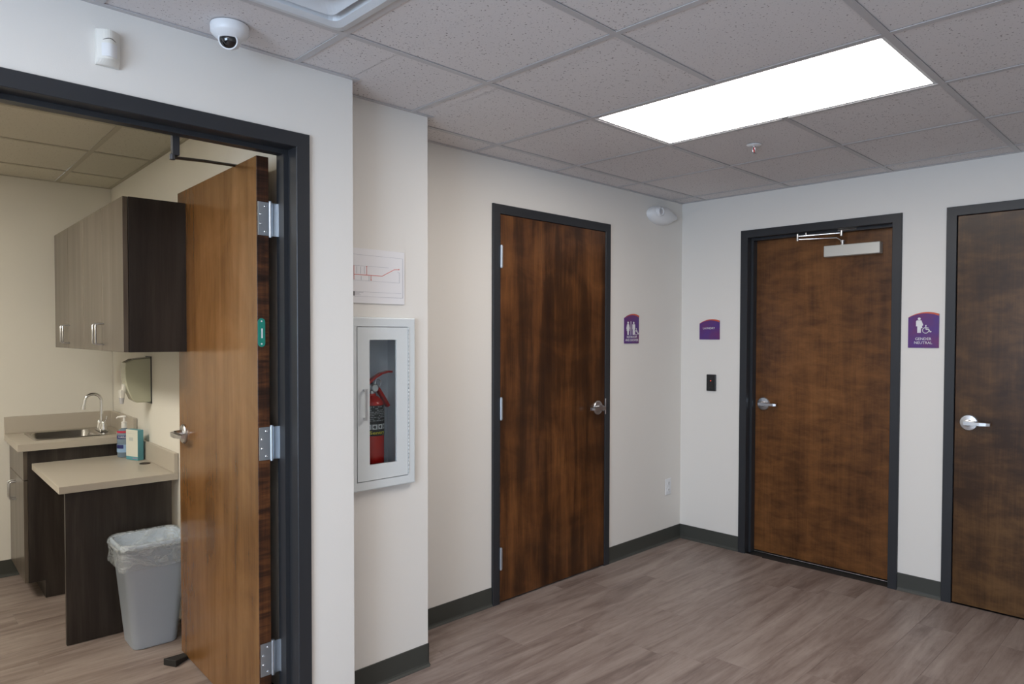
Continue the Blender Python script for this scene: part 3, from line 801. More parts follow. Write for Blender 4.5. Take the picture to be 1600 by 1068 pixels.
# emergency light with two lamp heads
t = thing('emergency_light', 'white oval emergency light with two round lamps high on left wall in the corner', 'light', (-0.292, -0.0005, 2.310))
bm = nb(); prof = [(0.150, 0.0), (0.152, -0.012), (0.140, -0.034), (0.105, -0.056), (0.055, -0.066), (0.010, -0.068)]
lathe(bm, prof, (0, 0, 0), 'Y', 40, 1.0, 0.43); obj('housing', bm, M['white'], t)
bm = nb(); lathe(bm, [(0.032, -0.030), (0.032, -0.070), (0.028, -0.075), (0.024, -0.068), (0.010, -0.066)], (-0.078, 0.0, 0.012), 'Y', 24); h_ = obj('lamp_head', bm, M['white'], t)
bm = nb(); lathe(bm, [(0.016, -0.066), (0.016, -0.072), (0.010, -0.075)], (-0.078, 0, 0.012), 'Y', 18); obj('lens', bm, M['print_grey'], h_)
bm = nb(); lathe(bm, [(0.026, -0.040), (0.024, 0.0), (0.016, 0.020), (0.004, 0.026)], (0.138, -0.030, 0.0), 'X', 20); obj('lamp_head', bm, M['white'], t)
bm = nb(); lathe(bm, [(0.004, -0.052), (0.004, -0.056)], (0.035, 0, -0.040), 'Y', 10); obj('test_button', bm, M['line_grey'], t)

# motion sensor above the open door
t = thing('motion_sensor', 'white motion sensor on the wall above the open doorway', 'sensor', (-3.803, YB-0.0005, 2.257))
bm = nb()
n = 10
pf = [(-0.030, 0)] + [(-0.030+0.060*k/n, -0.018-0.020*math.sin(PI*k/n)) for k in range(n+1)] + [(0.030, 0)]
rows = []
for z, sc_ in ((0.0, 0.45), (0.014, 1.0), (0.070, 1.0), (0.098, 0.95), (0.101, 0.55)):
    rows.append([bm.verts.new((x, y*sc_, z)) for x, y in pf])
for A, B in zip(rows, rows[1:]):
    for k in range(len(pf)): bm.faces.new((A[k], A[(k+1) % len(pf)], B[(k+1) % len(pf)], B[k]))
bm.faces.new(rows[0][::-1]); bm.faces.new(rows[-1])
obj('housing', bm, M['white_warm'], t)
bm = nb(); rows = []
for z in (0.020, 0.058):
    rows.append([bm.verts.new((-0.020+0.040*k/n, -0.030-0.0115*math.sin(PI*k/n), z)) for k in range(n+1)] + [bm.verts.new((0.02, -0.02, z)), bm.verts.new((-0.02, -0.02, z))])
for k in range(n+3): bm.faces.new((rows[0][k], rows[0][(k+1) % (n+3)], rows[1][(k+1) % (n+3)], rows[1][k]))
bm.faces.new(rows[0][::-1]); bm.faces.new(rows[1])
obj('sensor_lens', bm, M['print_white'], t)
bm = nb(); tube(bm, [(-0.018+0.036*k/8, -0.028-0.0115*math.sin(PI*k/8), 0.066+0.006*math.sin(PI*k/8)) for k in range(9)], 0.0012, 6); obj('seam', bm, M['vent_dark'], t)

# dome camera on the ceiling
t = thing('security_camera', 'white dome security camera with a dark lens on the ceiling at upper left', 'camera', (-3.498, -0.604, H))
bm = nb(); lathe(bm, [(0.056, -0.001), (0.057, -0.004), (0.056, -0.024), (0.052, -0.030), (0.034, -0.046), (0.030, -0.048)], (0, 0, 0), 'Z', 40); obj('housing', bm, M['white'], t)
bm = nb(); lathe(bm, [(0.034, -0.044), (0.032, -0.054), (0.025, -0.064), (0.014, -0.070), (0.003, -0.072)], (0, 0, 0), 'Z', 32); e_ = obj('lens_eyeball', bm, M['white'], t)
# dark window facing the hall, set on the eyeball
bm = nb()
dv = Vector((-0.45, -0.62, -0.35)).normalized(); c0 = Vector((0, 0, -0.044))
uu = dv.cross(Vector((0, 0, 1))).normalized(); ww = dv.cross(uu)
rad = 0.0335; rows = []
for ring_i in range(7):
    a_ = R(2+ring_i*7.8); rows.append([bm.verts.new(c0+(dv*math.cos(a_)+(uu*math.cos(2*PI*k/24)+ww*math.sin(2*PI*k/24)*0.85)*math.sin(a_)).normalized()*(rad+0.001)) for k in range(24)])
for A, B in zip(rows, rows[1:]):
    for k in range(24): bm.faces.new((A[k], A[(k+1) % 24], B[(k+1) % 24], B[k])).smooth = True
bm.faces.new(rows[0][::-1])
obj('lens_window', bm, M['black_glass'], t)
bm = nb(); pts = [c0+(dv*math.cos(R(50))+(uu*math.cos(2*PI*k/24)+ww*math.sin(2*PI*k/24)*0.85)*math.sin(R(50))).normalized()*(rad+0.0012) for k in range(25)]
tube(bm, pts, 0.0028, 8, False); obj('lens_ring', bm, M['white'], t)

# sprinkler head
t = thing('sprinkler_head', 'small white sprinkler head in the ceiling behind the lit troffer', 'sprinkler', (-1.101, -1.115, H))
bm = nb(); lathe(bm, [(0.036, -0.001), (0.036, -0.003), (0.030, -0.007), (0.014, -0.009)], (0, 0, 0), 'Z', 28); obj('escutcheon', bm, M['white'], t)
bm = nb(); cyl(bm, (0, 0, -0.008), (0, 0, -0.014), 0.008, seg=14)
for s_ in (-1, 1): tube(bm, [(s_*0.009, 0, -0.010), (s_*0.013, 0, -0.022), (s_*0.010, 0, -0.036), (0, 0, -0.043)], 0.0024, 8)
lathe(bm, [(0.012, -0.043), (0.014, -0.045), (0.004, -0.047)], (0, 0, 0), 'Z', 16)
obj('yoke', bm, M['satin'], t)
bm = nb(); cyl(bm, (0, 0, -0.014), (0, 0, -0.040), 0.0028, seg=10); obj('glass_bulb', bm, M['red'], t)

# ------------------------------------------------------------------ evacuation plan
t = thing('evacuation_plan', 'white evacuation plan board with a red route line above the extinguisher cabinet', 'poster', (-2.926, YP-0.0005, 1.604))
bm = nb(); box(bm, (0, -0.006, 0), (0.279, 0, 0.222), 0.001); obj('backing_board', bm, M['poster'], t)
def stroke3(bm, pts, wd, d0=-0.0068, d1=-0.0060):
    for (a, b), (c, d) in zip(pts, pts[1:]):
        dx, dz = c-a, d-b; l = math.hypot(dx, dz); nx, nz = -dz/l*wd/2, dx/l*wd/2
        prism(bm, [(a+nx, b+nz), (c+nx, d+nz), (c-nx, d-nz), (a-nx, b-nz)], d0, d1)
PZ = lambda pts: [(x+2.926, z-1.604) for x, z in pts]
bm = nb(); stroke3(bm, PZ([(-2.893, 1.719), (-2.76, 1.719), (-2.70, 1.750), (-2.677, 1.752)]), 0.0022)
for l_ in ([(-2.893, 1.755), (-2.893, 1.698)], [(-2.834, 1.750), (-2.834, 1.720)], [(-2.813, 1.718), (-2.813, 1.702)]): stroke3(bm, PZ(l_), 0.0018)
for q in ((-2.834, 1.753), (-2.813, 1.700), (-2.677, 1.752)): x_, z_ = PZ([q])[0]; prism(bm, circle(x_, z_, 0.0025, 8), -0.0069, -0.0060)
obj('route_line', bm, M['route'], t)
bm = nb()
for l_ in ([(-2.91, 1.800), (-2.657, 1.799), (-2.657, 1.632), (-2.91, 1.631), (-2.91, 1.800)], [(-2.90, 1.755), (-2.728, 1.756)], [(-2.90, 1.696), (-2.674, 1.695), (-2.674, 1.738), (-2.684, 1.742)], [(-2.905, 1.650), (-2.665, 1.651)],
           [(-2.823, 1.718), (-2.823, 1.696)], [(-2.88, 1.752), (-2.88, 1.724)], [(-2.862, 1.752), (-2.862, 1.724)], [(-2.845, 1.752), (-2.845, 1.724)], [(-2.86, 1.714), (-2.86, 1.698)]):
    stroke3(bm, PZ(l_), 0.0007)
obj('plan_outline', bm, M['line_grey'], t)
bm = nb(); stroke3(bm, PZ([(-2.896, 1.642), (-2.891, 1.642)]), 0.018); obj('title_block', bm, M['black'], t)
bm = nb()
for x1_, z_ in ((-2.850, 1.6475), (-2.868, 1.6425), (-2.862, 1.6375)): stroke3(bm, PZ([(-2.889, z_), (x1_, z_)]), 0.0016)
obj('title_print', bm, M['print_grey'], t)

# ------------------------------------------------------------------ extinguisher cabinet (hinged door on the right)
fc = thing('extinguisher_cabinet', 'white steel fire extinguisher cabinet with narrow glass window in the pier', 'cabinet', (-2.770, YP, 0))
tx0, tx1, tz0, tz1 = CABX0+0.004+2.770, CABX1-0.004+2.770, CABZ0+0.004, CABZ1-0.004
bm = nb(); th = 0.002; yb_ = 0.135
box(bm, (tx0, yb_-th, tz0), (tx1, yb_, tz1)); box(bm, (tx0, 0, tz0), (tx0+th, yb_, tz1)); box(bm, (tx1-th, 0, tz0), (tx1, yb_, tz1)); box(bm, (tx0, 0, tz0), (tx1, yb_, tz0+th)); box(bm, (tx0, 0, tz1-th), (tx1, yb_, tz1))
obj('tub', bm, M['cab_inside'], fc)
# rolled trim as a mitred ring
def rect_ring(bm, x0, x1, z0, z1, prof):
    rows = []
    for d, y in prof: rows.append([bm.verts.new(p) for p in ((x0+d, y, z0+d), (x1-d, y, z0+d), (x1-d, y, z1-d), (x0+d, y, z1-d))])
    n = len(rows)
    for i in range(n-1):
        for k in range(4): bm.faces.new((rows[i][k], rows[i][(k+1) % 4], rows[i+1][(k+1) % 4], rows[i+1][k]))
bm = nb(); rect_ring(bm, -0.163, 0.163, 0.838, 1.548, [(0.0, -0.0005), (0.0, -0.020), (0.002, -0.026), (0.006, -0.028), (0.0385, -0.028), (0.0385, -0.0005), (0.0, -0.0005)])
obj('trim', bm, M['cab_white'], fc)
dx0, dx1, dz0, dz1 = -0.1218, 0.1218, 0.8795, 1.5065
gx0, gx1, gz0, gz1 = -0.066, 0.065, 0.942, 1.455
bm = nb()
xs_ = [dx0, gx0, gx1, dx1]; zs_ = [dz0, gz0, gz1, dz1]
for i in range(3):
    for j in range(3):
        if i == 1 and j == 1: continue
        box(bm, (xs_[i], -0.030, zs_[j]), (xs_[i+1], -0.012, zs_[j+1]))
bmesh.ops.remove_doubles(bm, verts=bm.verts[:], dist=1e-5)
dead = [f for f in bm.faces if False]
cd = obj('cabinet_door', bm, M['cab_white'], fc)
bm = nb(); box(bm, (gx0, -0.022, gz0), (gx1, -0.019, gz1)); obj('glass_pane', bm, M['glass'], cd)
bm = nb(); hx = -0.0935
box(bm, (hx-0.004, -0.052, 1.130), (hx+0.004, -0.046, 1.256), 0.001); box(bm, (hx-0.004, -0.048, 1.246), (hx+0.004, -0.0302, 1.256), 0.001); box(bm, (hx-0.004, -0.048, 1.130), (hx+0.004, -0.0302, 1.140), 0.001)
o = obj('pull_handle', bm, M['satin'], cd)
bm = nb()
for k in range(38): z_ = 0.885 + k*0.0164; cyl(bm, (0.1250, -0.0305, z_), (0.1250, -0.0305, z_+0.0148), 0.0024, seg=8)
o = obj('piano_hinge', bm, M['cab_white'], fc)
# holes and bracket inside the tub
bm = nb(); box(bm, (-0.035, 0.120, 1.245), (0.045, yb_-th-0.0005, 1.275), 0.002); o = obj('mount_bracket', bm, M['black'], fc)

# ------------------------------------------------------------------ fire extinguisher
ex = thing('fire_extinguisher', 'red fire extinguisher with a black label behind the cabinet glass', 'fire extinguisher', (-2.768, YP+0.062, tz0+0.0025))
ER = 0.052
bm = nb(); lathe(bm, [(0.040, 0.0), (0.046, 0.002), (ER, 0.012), (ER, 0.290), (0.050, 0.305), (0.042, 0.320), (0.026, 0.332), (0.017, 0.337), (0.017, 0.345)], (0, 0, 0), 'Z', 40)
body = obj('cylinder_body', bm, M['red'], ex)
def curved_patch(bm, a0, a1, z0, z1, r, n=24):
    A = [bm.verts.new((r*math.cos(a0+(a1-a0)*k/n), r*math.sin(a0+(a1-a0)*k/n), z0)) for k in range(n+1)]
    B = [bm.verts.new((v.co.x, v.co.y, z1)) for v in A]
    for k in range(n): bm.faces.new((A[k], A[k+1], B[k+1], B[k])).smooth = True
bz = tz0+0.0025
bm = nb(); curved_patch(bm, R(-200), R(20), 1.052-bz, 1.180-bz, ER+0.0006, 40); lab = obj('label_band', bm, M['ext_label'], ex)
bm = nb()
for a0, a1 in ((-148, -124), (-120, -96), (-92, -68), (-64, -44)): curved_patch(bm, R(a0), R(a1), 1.080-bz, 1.101-bz, ER+0.0010, 6)
obj('pictogram_panel', bm, M['print_white'], lab)
bm = nb()
for a0, a1 in ((-142, -130), (-113, -103), (-84, -77), (-60, -52)): curved_patch(bm, R(a0), R(a1), 1.084-bz, 1.096-bz, ER+0.0014, 4)
for a0, a1 in ((-140, -132), (-117, -111), (-88, -83)): curved_patch(bm, R(a0), R(a1), 1.088-bz, 1.093-bz, ER+0.0018, 3)
obj('pictogram', bm, M['black'], lab)
bm = nb(); rl = random.Random(5)
for k in range(9):
    z_ = 1.174-bz-k*0.0072; a_ = -150.0
    while a_ < -50:
        d_ = rl.uniform(5, 14)
        if k in (3, 6) or rl.random() < 0.8: curved_patch(bm, R(a_), R(min(a_+d_, -46)), z_-0.0014, z_+0.0014, ER+0.0012, 4)
        a_ += d_+rl.uniform(1.5, 5)
obj('label_print', bm, M['print_grey'], lab)
# brand word bent round the cylinder
wt = text_obj('brand_lettering', 'Sentry', 0.031, M['yellow'], lab, (0, 0, 0), (0, 0, 0), ext=0.0002, bold=0.0006)
zc = 1.0655-bz; ac = R(-93)
for v in wt.data.vertices:
    x_, y_, z_ = v.co; a_ = ac + x_*0.92/ER; r_ = ER+0.0010+max(z_, 0)*2
    v.co = (r_*math.cos(a_), r_*math.sin(a_), zc+y_*0.62)
# valve, gauge, levers, hose nozzle
bm = nb(); cyl(bm, (0, 0, 0.343), (0, 0, 0.372), 0.015, seg=18); box(bm, (-0.020, -0.011, 0.358), (0.024, 0.011, 0.384), 0.003); obj('valve', bm, M['satin'], ex)
bm = nb(); lathe(bm, [(0.017, -0.012), (0.017, -0.020), (0.015, -0.022)], (0.004, 0, 0.368), 'Y', 24); g_ = obj('pressure_gauge', bm, M['satin'], ex)
bm = nb(); lathe(bm, [(0.013, -0.0222), (0.013, -0.0228)], (0.004, 0, 0.368), 'Y', 20); obj('gauge_dial', bm, M['print_white'], g_)
def strap(bm, pts, wd, th_):
    rows = []
    for i, (x, z) in enumerate(pts):
        x2, z2 = pts[min(i+1, len(pts)-1)]; x1, z1 = pts[max(i-1, 0)]; l = math.hypot(x2-x1, z2-z1); nx, nz = -(z2-z1)/l*th_/2, (x2-x1)/l*th_/2
        rows.append([bm.verts.new((x+nx, -wd/2, z+nz)), bm.verts.new((x+nx, wd/2, z+nz)), bm.verts.new((x-nx, wd/2, z-nz)), bm.verts.new((x-nx, -wd/2, z-nz))])
    for A, B in zip(rows, rows[1:]):
        for k in range(4): bm.faces.new((A[k], A[(k+1) % 4], B[(k+1) % 4], B[k]))
    bm.faces.new(rows[0][::-1]); bm.faces.new(rows[-1])
bm = nb(); strap(bm, [(-0.030, 0.380), (-0.010, 0.395), (0.015, 0.413), (0.045, 0.428), (0.075, 0.435), (0.098, 0.434)], 0.022, 0.009); obj('squeeze_lever', bm, M['red'], ex)
bm = nb(); strap(bm, [(0.012, 0.378), (0.030, 0.362), (0.050, 0.333), (0.068, 0.305), (0.080, 0.286)], 0.022, 0.013); obj('carry_handle', bm, M['red'], ex)
bm = nb(); tube(bm, [(0.020+0.014*math.cos(2*PI*k/20), -0.017, 0.388+0.017*math.sin(2*PI*k/20)) for k in range(21)], 0.0013, 6, False); obj('pull_pin', bm, M['chrome'], ex)

# ------------------------------------------------------------------ exam-room furniture (local u,v frame)
def ething(name, label, cat, group=None): return thing(name, label, cat, OE, -AE, group)
def d_pull(parent, u, v, z0, z1, m='satin'):
    bm = nb(); o_ = 0.032
    tube(bm, [(u, v, z0), (u-o_*0.7, v, z0), (u-o_, v, z0+0.006), (u-o_, v, z1-0.006), (u-o_*0.7, v, z1), (u, v, z1)], 0.0042, 10)
    return obj('pull_handle', bm, M[m], parent)
# wall cabinets: two double units
UF = -0.33; UZ0, UZ1 = 1.398, 2.058
def wall_cabinet(v0, v1, label):
    t = ething('wall_cabinet', label, 'cabinet', 'wall cabinets')
    del t['group']
    bm = nb(); box(bm, (UF+0.021, v0+0.0008, UZ0), (UW-0.001, v1-0.0008, UZ1), 0.0008); obj('carcass', bm, M['laminate'], t)
    vm = (v0+v1)/2
    for a_, b_, hv in ((v0, vm, vm-0.030), (vm, v1, vm+0.030)):
        bm = nb(); box(bm, (UF, a_+0.0015, UZ0+0.001), (UF+0.019, b_-0.0015, UZ1-0.001), 0.0008)
        d_ = obj('cabinet_door', bm, M['laminate_lit'], t)
        d_pull(d_, UF, hv, UZ0+0.030, UZ0+0.126)
    return t
wall_cabinet(-1.800, -1.000, 'double dark wood wall cabinet nearer the open door')
wall_cabinet(-1.000, -0.200, 'double dark wood wall cabinet nearer the far corner')
# sink base cabinet
CZ = 0.872; CV = -0.455
t = ething('sink_cabinet', 'dark wood base cabinet under the sink with a drawer front and doors', 'cabinet')
bm = nb(); box(bm, (-0.505, CV, 0.10), (-0.487, VF-0.002, CZ-0.04)); box(bm, (-0.487, CV, 0.10), (UW-0.002, CV+0.018, CZ-0.04)); box(bm, (-0.487, VF-0.02, 0.10), (UW-0.002, VF-0.002, CZ-0.04)); box(bm, (-0.487, CV+0.018, 0.10), (UW-0.002, VF-0.02, 0.118))
box(bm, (-0.43, CV, 0.001), (UW-0.002, CV+0.018, 0.10)); box(bm, (-0.43, CV+0.018, 0.001), (-0.412, VF-0.002, 0.10))
obj('carcass', bm, M['laminate'], t)
bm = nb(); box(bm, (-0.525, CV+0.001, 0.672), (-0.506, VF-0.003, CZ-0.044), 0.0008); obj('drawer_front', bm, M['laminate_lit'], t)
vm = -0.125
for a_, b_, hv in ((CV, vm, vm-0.03), (vm, VF-0.003, vm+0.03)):
    bm = nb(); box(bm, (-0.525, a_+0.001, 0.103), (-0.506, b_-0.001, 0.668), 0.0008); d_ = obj('cabinet_door', bm, M['laminate_lit'], t)
    d_pull(d_, -0.525, hv, 0.520, 0.620)
# sink worktop with an opening
t = ething('sink_worktop', 'taupe laminate worktop with backsplash around the steel sink', 'worktop')
SU0, SU1, SV0, SV1 = -0.462, -0.045, -0.345, 0.040
bm = nb(); u0, u1, v0, v1 = -0.550, UW-0.002, CV-0.020, VF-0.002
iu0, iu1, iv0, iv1 = SU0+0.012, SU1-0.012, SV0+0.012, SV1-0.012
for lo, hi in (((u0, v0), (iu0, v1)), ((iu1, v0), (u1, v1)), ((iu0, v0), (iu1, iv0)), ((iu0, iv1), (iu1, v1))): box(bm, (lo[0], lo[1], CZ-0.038), (hi[0], hi[1], CZ))
o = obj('worktop_slab', bm, M['counter'], t)
bm = nb(); box(bm, (u0, VF-0.022, CZ+0.0003), (UW-0.002, VF-0.002, CZ+0.102), 0.0015); obj('backsplash', bm, M['counter'], t)
bm = nb(); box(bm, (UW-0.022, v0, CZ+0.0003), (UW-0.002, VF-0.023, CZ+0.102), 0.0015); obj('backsplash', bm, M['counter'], t)
# sink
t = ething('sink', 'rectangular stainless steel drop-in sink in the worktop', 'sink')
bm = nb(); zr = CZ+0.0035; bu0, bu1, bv0, bv1 = SU0+0.022, SU1-0.085, SV0+0.022, SV1-0.022
def rrect(a0, a1, b0, b1, r_, z, n=5):
    out = []
    for cx_, cy_, st in ((a1-r_, b1-r_, 0), (a0+r_, b1-r_, 90), (a0+r_, b0+r_, 180), (a1-r_, b0+r_, 270)):
        for k in range(n+1): an = R(st+90*k/n); out.append((cx_+r_*math.cos(an), cy_+r_*math.sin(an), z))
    return out
loops = [rrect(SU0, SU1, SV0, SV1, 0.02, CZ+0.0005), rrect(SU0+0.002, SU1-0.002, SV0+0.002, SV1-0.002, 0.02, zr+0.001), rrect(bu0-0.004, bu1+0.004, bv0-0.004, bv1+0.004, 0.045, zr), rrect(bu0, bu1, bv0, bv1, 0.045, zr-0.004),
         rrect(bu0+0.006, bu1-0.006, bv0+0.006, bv1-0.006, 0.045, CZ-0.130), rrect(bu0+0.03, bu1-0.03, bv0+0.03, bv1-0.03, 0.04, CZ-0.150)]
vs = [[bm.verts.new(p) for p in l_] for l_ in loops]; n = len(vs[0])
for A, B in zip(vs, vs[1:]):
    for k in range(n): bm.faces.new((A[k], A[(k+1) % n], B[(k+1) % n], B[k])).smooth = True
bm.faces.new(vs[-1])
obj('basin', bm, M['steel'], t, recalc=False)
bm = nb(); cu_, cv_ = (bu0+bu1)/2, (bv0+bv1)/2; lathe(bm, [(0.045, CZ-0.1498), (0.045, CZ-0.1485), (0.034, CZ-0.1480), (0.030, CZ-0.149)], (cu_, cv_, 0), 'Z', 24); obj('drain', bm, M['chrome'], t)
# faucet
FU, FV = -0.088, -0.150
t = ething('faucet', 'chrome gooseneck faucet on the right rim of the sink', 'faucet')
bm = nb(); box(bm, (FU-0.024, FV-0.075, zr+0.0012), (FU+0.024, FV+0.075, zr+0.012), 0.005, 2); obj('base_plate', bm, M['chrome'], t)
bm = nb(); zf = zr+0.012
cyl(bm, (FU, FV, zf), (FU, FV, zf+0.035), 0.018, 0.013, 20)
arc = [(FU, FV, zf+0.03), (FU, FV, zf+0.175)] + [(FU-0.045+0.045*math.cos(R(a_)), FV, zf+0.175+0.045*math.sin(R(a_))) for a_ in range(15, 166, 15)] + [(FU-0.092, FV, zf+0.160), (FU-0.095, FV, zf+0.150)]
tube(bm, arc, 0.0095, 14)
cyl(bm, (FU-0.0945, FV, zf+0.156), (FU-0.098, FV, zf+0.128), 0.0115, 0.012, 16)
obj('spout', bm, M['chrome'], t)
for s_ in (-1, 1):
    bm = nb(); lathe(bm, [(0.019, zf), (0.019, zf+0.012), (0.014, zf+0.030), (0.016, zf+0.042), (0.012, zf+0.050), (0.004, zf+0.053)], (FU, FV+s_*0.055, 0), 'Z', 20)
    tube(bm, [(FU, FV+s_*0.055, zf+0.046), (FU+0.010, FV+s_*0.070, zf+0.066), (FU+0.014, FV+s_*0.080, zf+0.086)], [0.006, 0.005, 0.0065], 10)
    obj('tap_handle', bm, M['chrome'], t)
# lower desk
DZ = 0.762
t = ething('desk', 'lower taupe desk with a dark wood end panel next to the sink cabinet', 'desk')
bm = nb(); box(bm, (-0.487, -1.270, DZ-0.034), (UW-0.002, CV-0.003, DZ), 0.0012); obj('desktop', bm, M['counter'], t)
bm = nb(); box(bm, (-0.460, -1.252, 0.002), (UW-0.03, -1.225, DZ-0.0345), 0.0008); obj('end_panel', bm, M['laminate'], t)
bm = nb(); box(bm, (UW-0.022, -1.270, DZ+0.0003), (UW-0.002, CV-0.022, DZ+0.102), 0.0015); obj('backsplash', bm, M['counter'], t)
bm = nb(); lathe(bm, [(0.028, DZ+0.0003), (0.028, DZ+0.003), (0.022, DZ+0.0035), (0.020, DZ+0.002)], (-0.024, -0.870, 0), 'Z', 24); g_ = obj('cable_grommet', bm, M['grommet'], t)

# pump bottle
t = thing('sanitizer_bottle', 'clear sanitizer pump bottle with blue label and white pump on the desk', 'bottle', E(-0.055, -0.560, DZ+0.0006), R(-38))
bm = nb(); lathe(bm, [(0.034, 0.0), (0.038, 0.006), (0.039, 0.080), (0.038, 0.140), (0.030, 0.158), (0.014, 0.166), (0.013, 0.172)], (0, 0, 0), 'Z', 32, 1.0, 0.72); obj('bottle_body', bm, M['gel'], t)
def patch(bm, z0, z1, r_, a0=-165, a1=-15, sy=0.72, n=14):
    A = [bm.verts.new((r_*math.cos(R(a0+(a1-a0)*k/n)), r_*sy*math.sin(R(a0+(a1-a0)*k/n)), z0)) for k in range(n+1)]
    B = [bm.verts.new((v.co.x, v.co.y, z1)) for v in A]
    for k in range(n): bm.faces.new((A[k], A[k+1], B[k+1], B[k])).smooth = True
bm = nb(); patch(bm, 0.030, 0.075, 0.0396); obj('front_label', bm, M['gel_label'], t)
bm = nb(); patch(bm, 0.052, 0.074, 0.0400, -150, -80); obj('navy_patch', bm, M['navy'], t)
bm = nb(); patch(bm, 0.108, 0.128, 0.0400, -150, -30); obj('navy_band', bm, M['navy'], t)
bm = nb(); patch(bm, 0.142, 0.154, 0.0385); obj('crimson_band', bm, M['pink'], t)
wt = text_obj('brand_lettering', 'PURELL', 0.0155, M['print_white'], t, (0, 0, 0), (0, 0, 0), ext=0.0001)
for v in wt.data.vertices:
    x_, y_, z_ = v.co; a_ = R(-90)+x_*0.9/0.040; v.co = (0.0404*math.cos(a_), 0.0404*0.72*math.sin(a_)-max(z_, 0), 0.118+y_)
bm = nb(); cyl(bm, (0, 0, 0.170), (0, 0, 0.190), 0.015, seg=20); lathe(bm, [(0.012, 0.190), (0.015, 0.196), (0.015, 0.204), (0.006, 0.208), (0.0055, 0.232)], (0, 0, 0), 'Z', 18)
tube(bm, [(0.010, 0, 0.236), (-0.008, 0, 0.236), (-0.034, -0.004, 0.232), (-0.040, -0.005, 0.226)], [0.006, 0.0065, 0.0042, 0.0038], 10)
obj('pump', bm, M['pump'], t)
# card box
pa, pb = E(-0.066, -0.648), E(-0.030, -0.750)
ang = math.atan2(pb.y-pa.y, pb.x-pa.x)
t = thing('tissue_carton', 'small teal and cream cardboard carton in front of the pump bottle', 'box', (pa.x, pa.y, DZ+0.0006), ang)
lw = (pb-pa).length
bm = nb(); box(bm, (0, 0, 0), (lw, 0.034, 0.172), 0.0006); obj('carton', bm, M['box_teal'], t)
bm = nb(); box(bm, (0.002, -0.0007, 0.020), (lw-0.001, -0.0001, 0.1715)); f_ = obj('front_panel', bm, M['box_white'], t)
bm = nb(); box(bm, (0.008, -0.0010, 0.150), (lw*0.72, -0.0007, 0.1512)); box(bm, (0.030, -0.0010, 0.108), (lw*0.62, -0.0007, 0.128)); obj('panel_print', bm, mat('faint_print', (0.52, 0.55, 0.52), 0.5), f_)
bm = nb(); box(bm, (lw*0.55, -0.0008, 0.008), (lw-0.004, -0.0001, 0.013)); obj('purple_print', bm, mat('mauve_print', (0.36, 0.26, 0.40), 0.5), t)

# soap dispenser on the right wall
t = ething('soap_dispenser', 'smoky green wall soap dispenser with a pale nozzle above the desk', 'dispenser')
bm = nb(); yv0, yv1 = -0.790, -0.690
def side(sc_): 
    return [(UW-0.001, 1.092), (-0.040, 1.094), (-0.062, 1.110), (-0.086, 1.165), (-0.098, 1.230), (-0.100, 1.290), (-0.096, 1.318), (-0.060, 1.338), (UW-0.02, 1.346), (UW-0.001, 1.346)]
secs_ = [(yv0, 0.0), (yv0+0.006, 0.006), (yv1-0.006, 0.006), (yv1, 0.0)]
sd = side(0)
cx_, cz_ = -0.03, 1.22
rows = []
for v_, k_ in ((yv0, 0.95), (yv0+0.008, 1.0), (yv1-0.008, 1.0), (yv1, 0.95)):
    rows.append([bm.verts.new((min(UW-0.001, cx_+(x-cx_)*k_) if x < UW-0.002 else UW-0.001, v_, cz_+(z-cz_)*k_)) for x, z in sd])
for A, B in zip(rows, rows[1:]):
    for k in range(len(sd)): bm.faces.new((A[k], A[(k+1) % len(sd)], B[(k+1) % len(sd)], B[k]))
bm.faces.new(rows[0][::-1]); bm.faces.new(rows[-1])
obj('housing', bm, M['soap_body'], t)
bm = nb(); box(bm, (UW-0.006, yv0-0.004, 1.085), (UW-0.0005, yv1+0.004, 1.352), 0.001); obj('back_plate', bm, M['dark_metal'], t)
bm = nb(); box(bm, (-0.118, -0.765, 1.122), (-0.096, -0.715, 1.165), 0.004, 2); box(bm, (-0.104, -0.760, 1.150), (-0.088, -0.72, 1.20), 0.003); nz = obj('push_lever', bm, M['white_warm'], t)
bm = nb(); cyl(bm, (-0.106, -0.740, 1.088), (-0.106, -0.740, 1.122), 0.009, 0.014, 16); obj('nozzle', bm, M['print_grey'], nz)

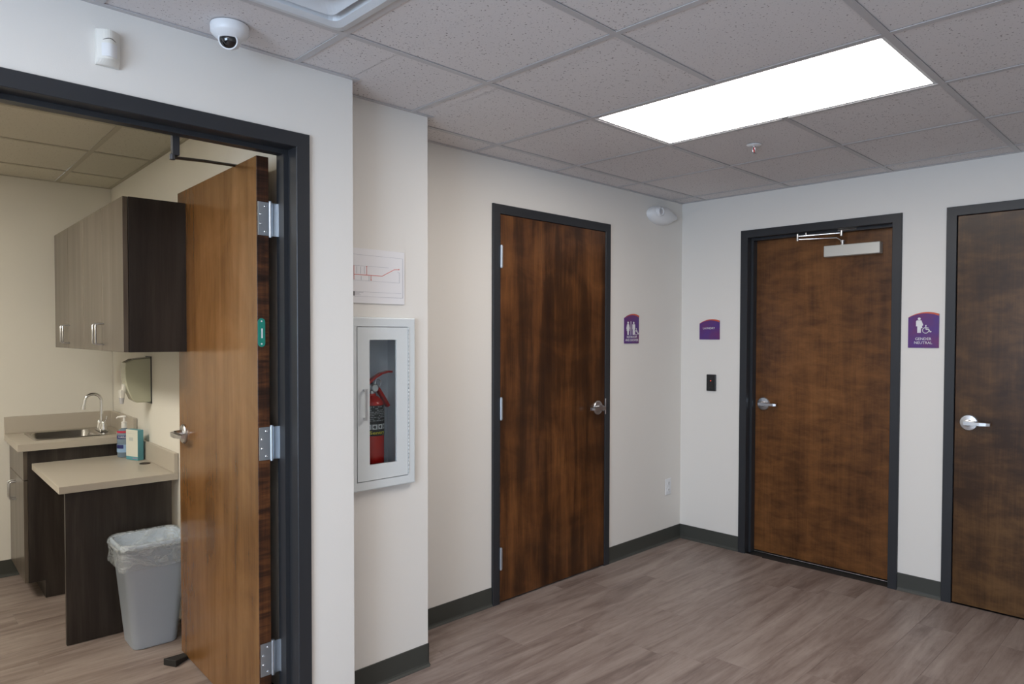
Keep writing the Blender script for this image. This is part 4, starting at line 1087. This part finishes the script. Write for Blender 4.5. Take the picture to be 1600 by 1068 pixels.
# waste bin with liner
bt = thing('waste_bin', 'grey plastic wastebasket with a clear liner beside the desk end panel', 'bin', E(-0.145, -1.432, 0.0005), -AE)
def bin_loops(bm, specs):
    vs_ = [[bm.verts.new(p) for p in rrect(-a_, a_, -b_, b_, r_, z, 6)] for a_, b_, r_, z in specs]
    n_ = len(vs_[0])
    for A, B in zip(vs_, vs_[1:]):
        for k in range(n_): bm.faces.new((A[k], A[(k+1) % n_], B[(k+1) % n_], B[k])).smooth = True
    return vs_
bm = nb()
vs_ = bin_loops(bm, [(0.094, 0.094, 0.035, 0.0), (0.098, 0.098, 0.037, 0.006), (0.141, 0.128, 0.045, 0.470), (0.149, 0.135, 0.048, 0.474), (0.150, 0.136, 0.048, 0.498), (0.146, 0.132, 0.047, 0.502), (0.140, 0.126, 0.045, 0.498), (0.096, 0.094, 0.035, 0.012)])
bm.faces.new(vs_[0][::-1]); bm.faces.new(vs_[-1])
obj('bin_body', bm, M['bin'], bt, recalc=False)
bm = nb()
rl = random.Random(11)
specs = [(0.118, 0.106, 0.04, 0.30), (0.128, 0.114, 0.042, 0.40), (0.140, 0.125, 0.045, 0.50), (0.147, 0.133, 0.047, 0.509), (0.154, 0.140, 0.049, 0.503), (0.155, 0.141, 0.049, 0.470), (0.153, 0.139, 0.049, 0.430), (0.158, 0.144, 0.05, 0.405), (0.156, 0.142, 0.05, 0.388)]
vs_ = []
for li, (a_, b_, r_, z) in enumerate(specs):
    row = rrect(-a_, a_, -b_, b_, r_, z, 14); n_ = len(row); out = []
    amp = (0.006 if li in (0, 1) else (0.0008 if li < 5 else 0.0022))
    for k, p in enumerate(row):
        q = 1+amp/a_*(math.sin(k*1.7+li)+math.sin(k*0.63+li*2.1))
        if li < 3: q = 1-abs(q-1)
        else: q = 1+abs(q-1)
        dz = 0.0 if li < 6 else 0.006*math.sin(k*0.5)+0.004*math.sin(k*1.3)
        out.append(bm.verts.new((p[0]*q, p[1]*q, p[2]+dz)))
    vs_.append(out)
for A, B in zip(vs_, vs_[1:]):
    for k in range(len(A)): bm.faces.new((A[k], A[(k+1) % len(A)], B[(k+1) % len(A)], B[k])).smooth = True
obj('bin_liner', bm, M['film'], bt, recalc=False)
# the twisted edge of the liner round the rim
bm = nb(); row = rrect(-0.1575, 0.1575, -0.1435, 0.1435, 0.049, 0.497, 14); row.append(row[0])
tube(bm, [(p[0]*(1+0.004*math.sin(k*1.1)), p[1]*(1+0.004*math.sin(k*1.1)), p[2]-0.010+0.004*math.sin(k*0.8)) for k, p in enumerate(row)], [0.0045+0.002*math.sin(k*0.9) for k in range(len(row))], 8, False)
obj('liner_edge', bm, M['film'], bt)
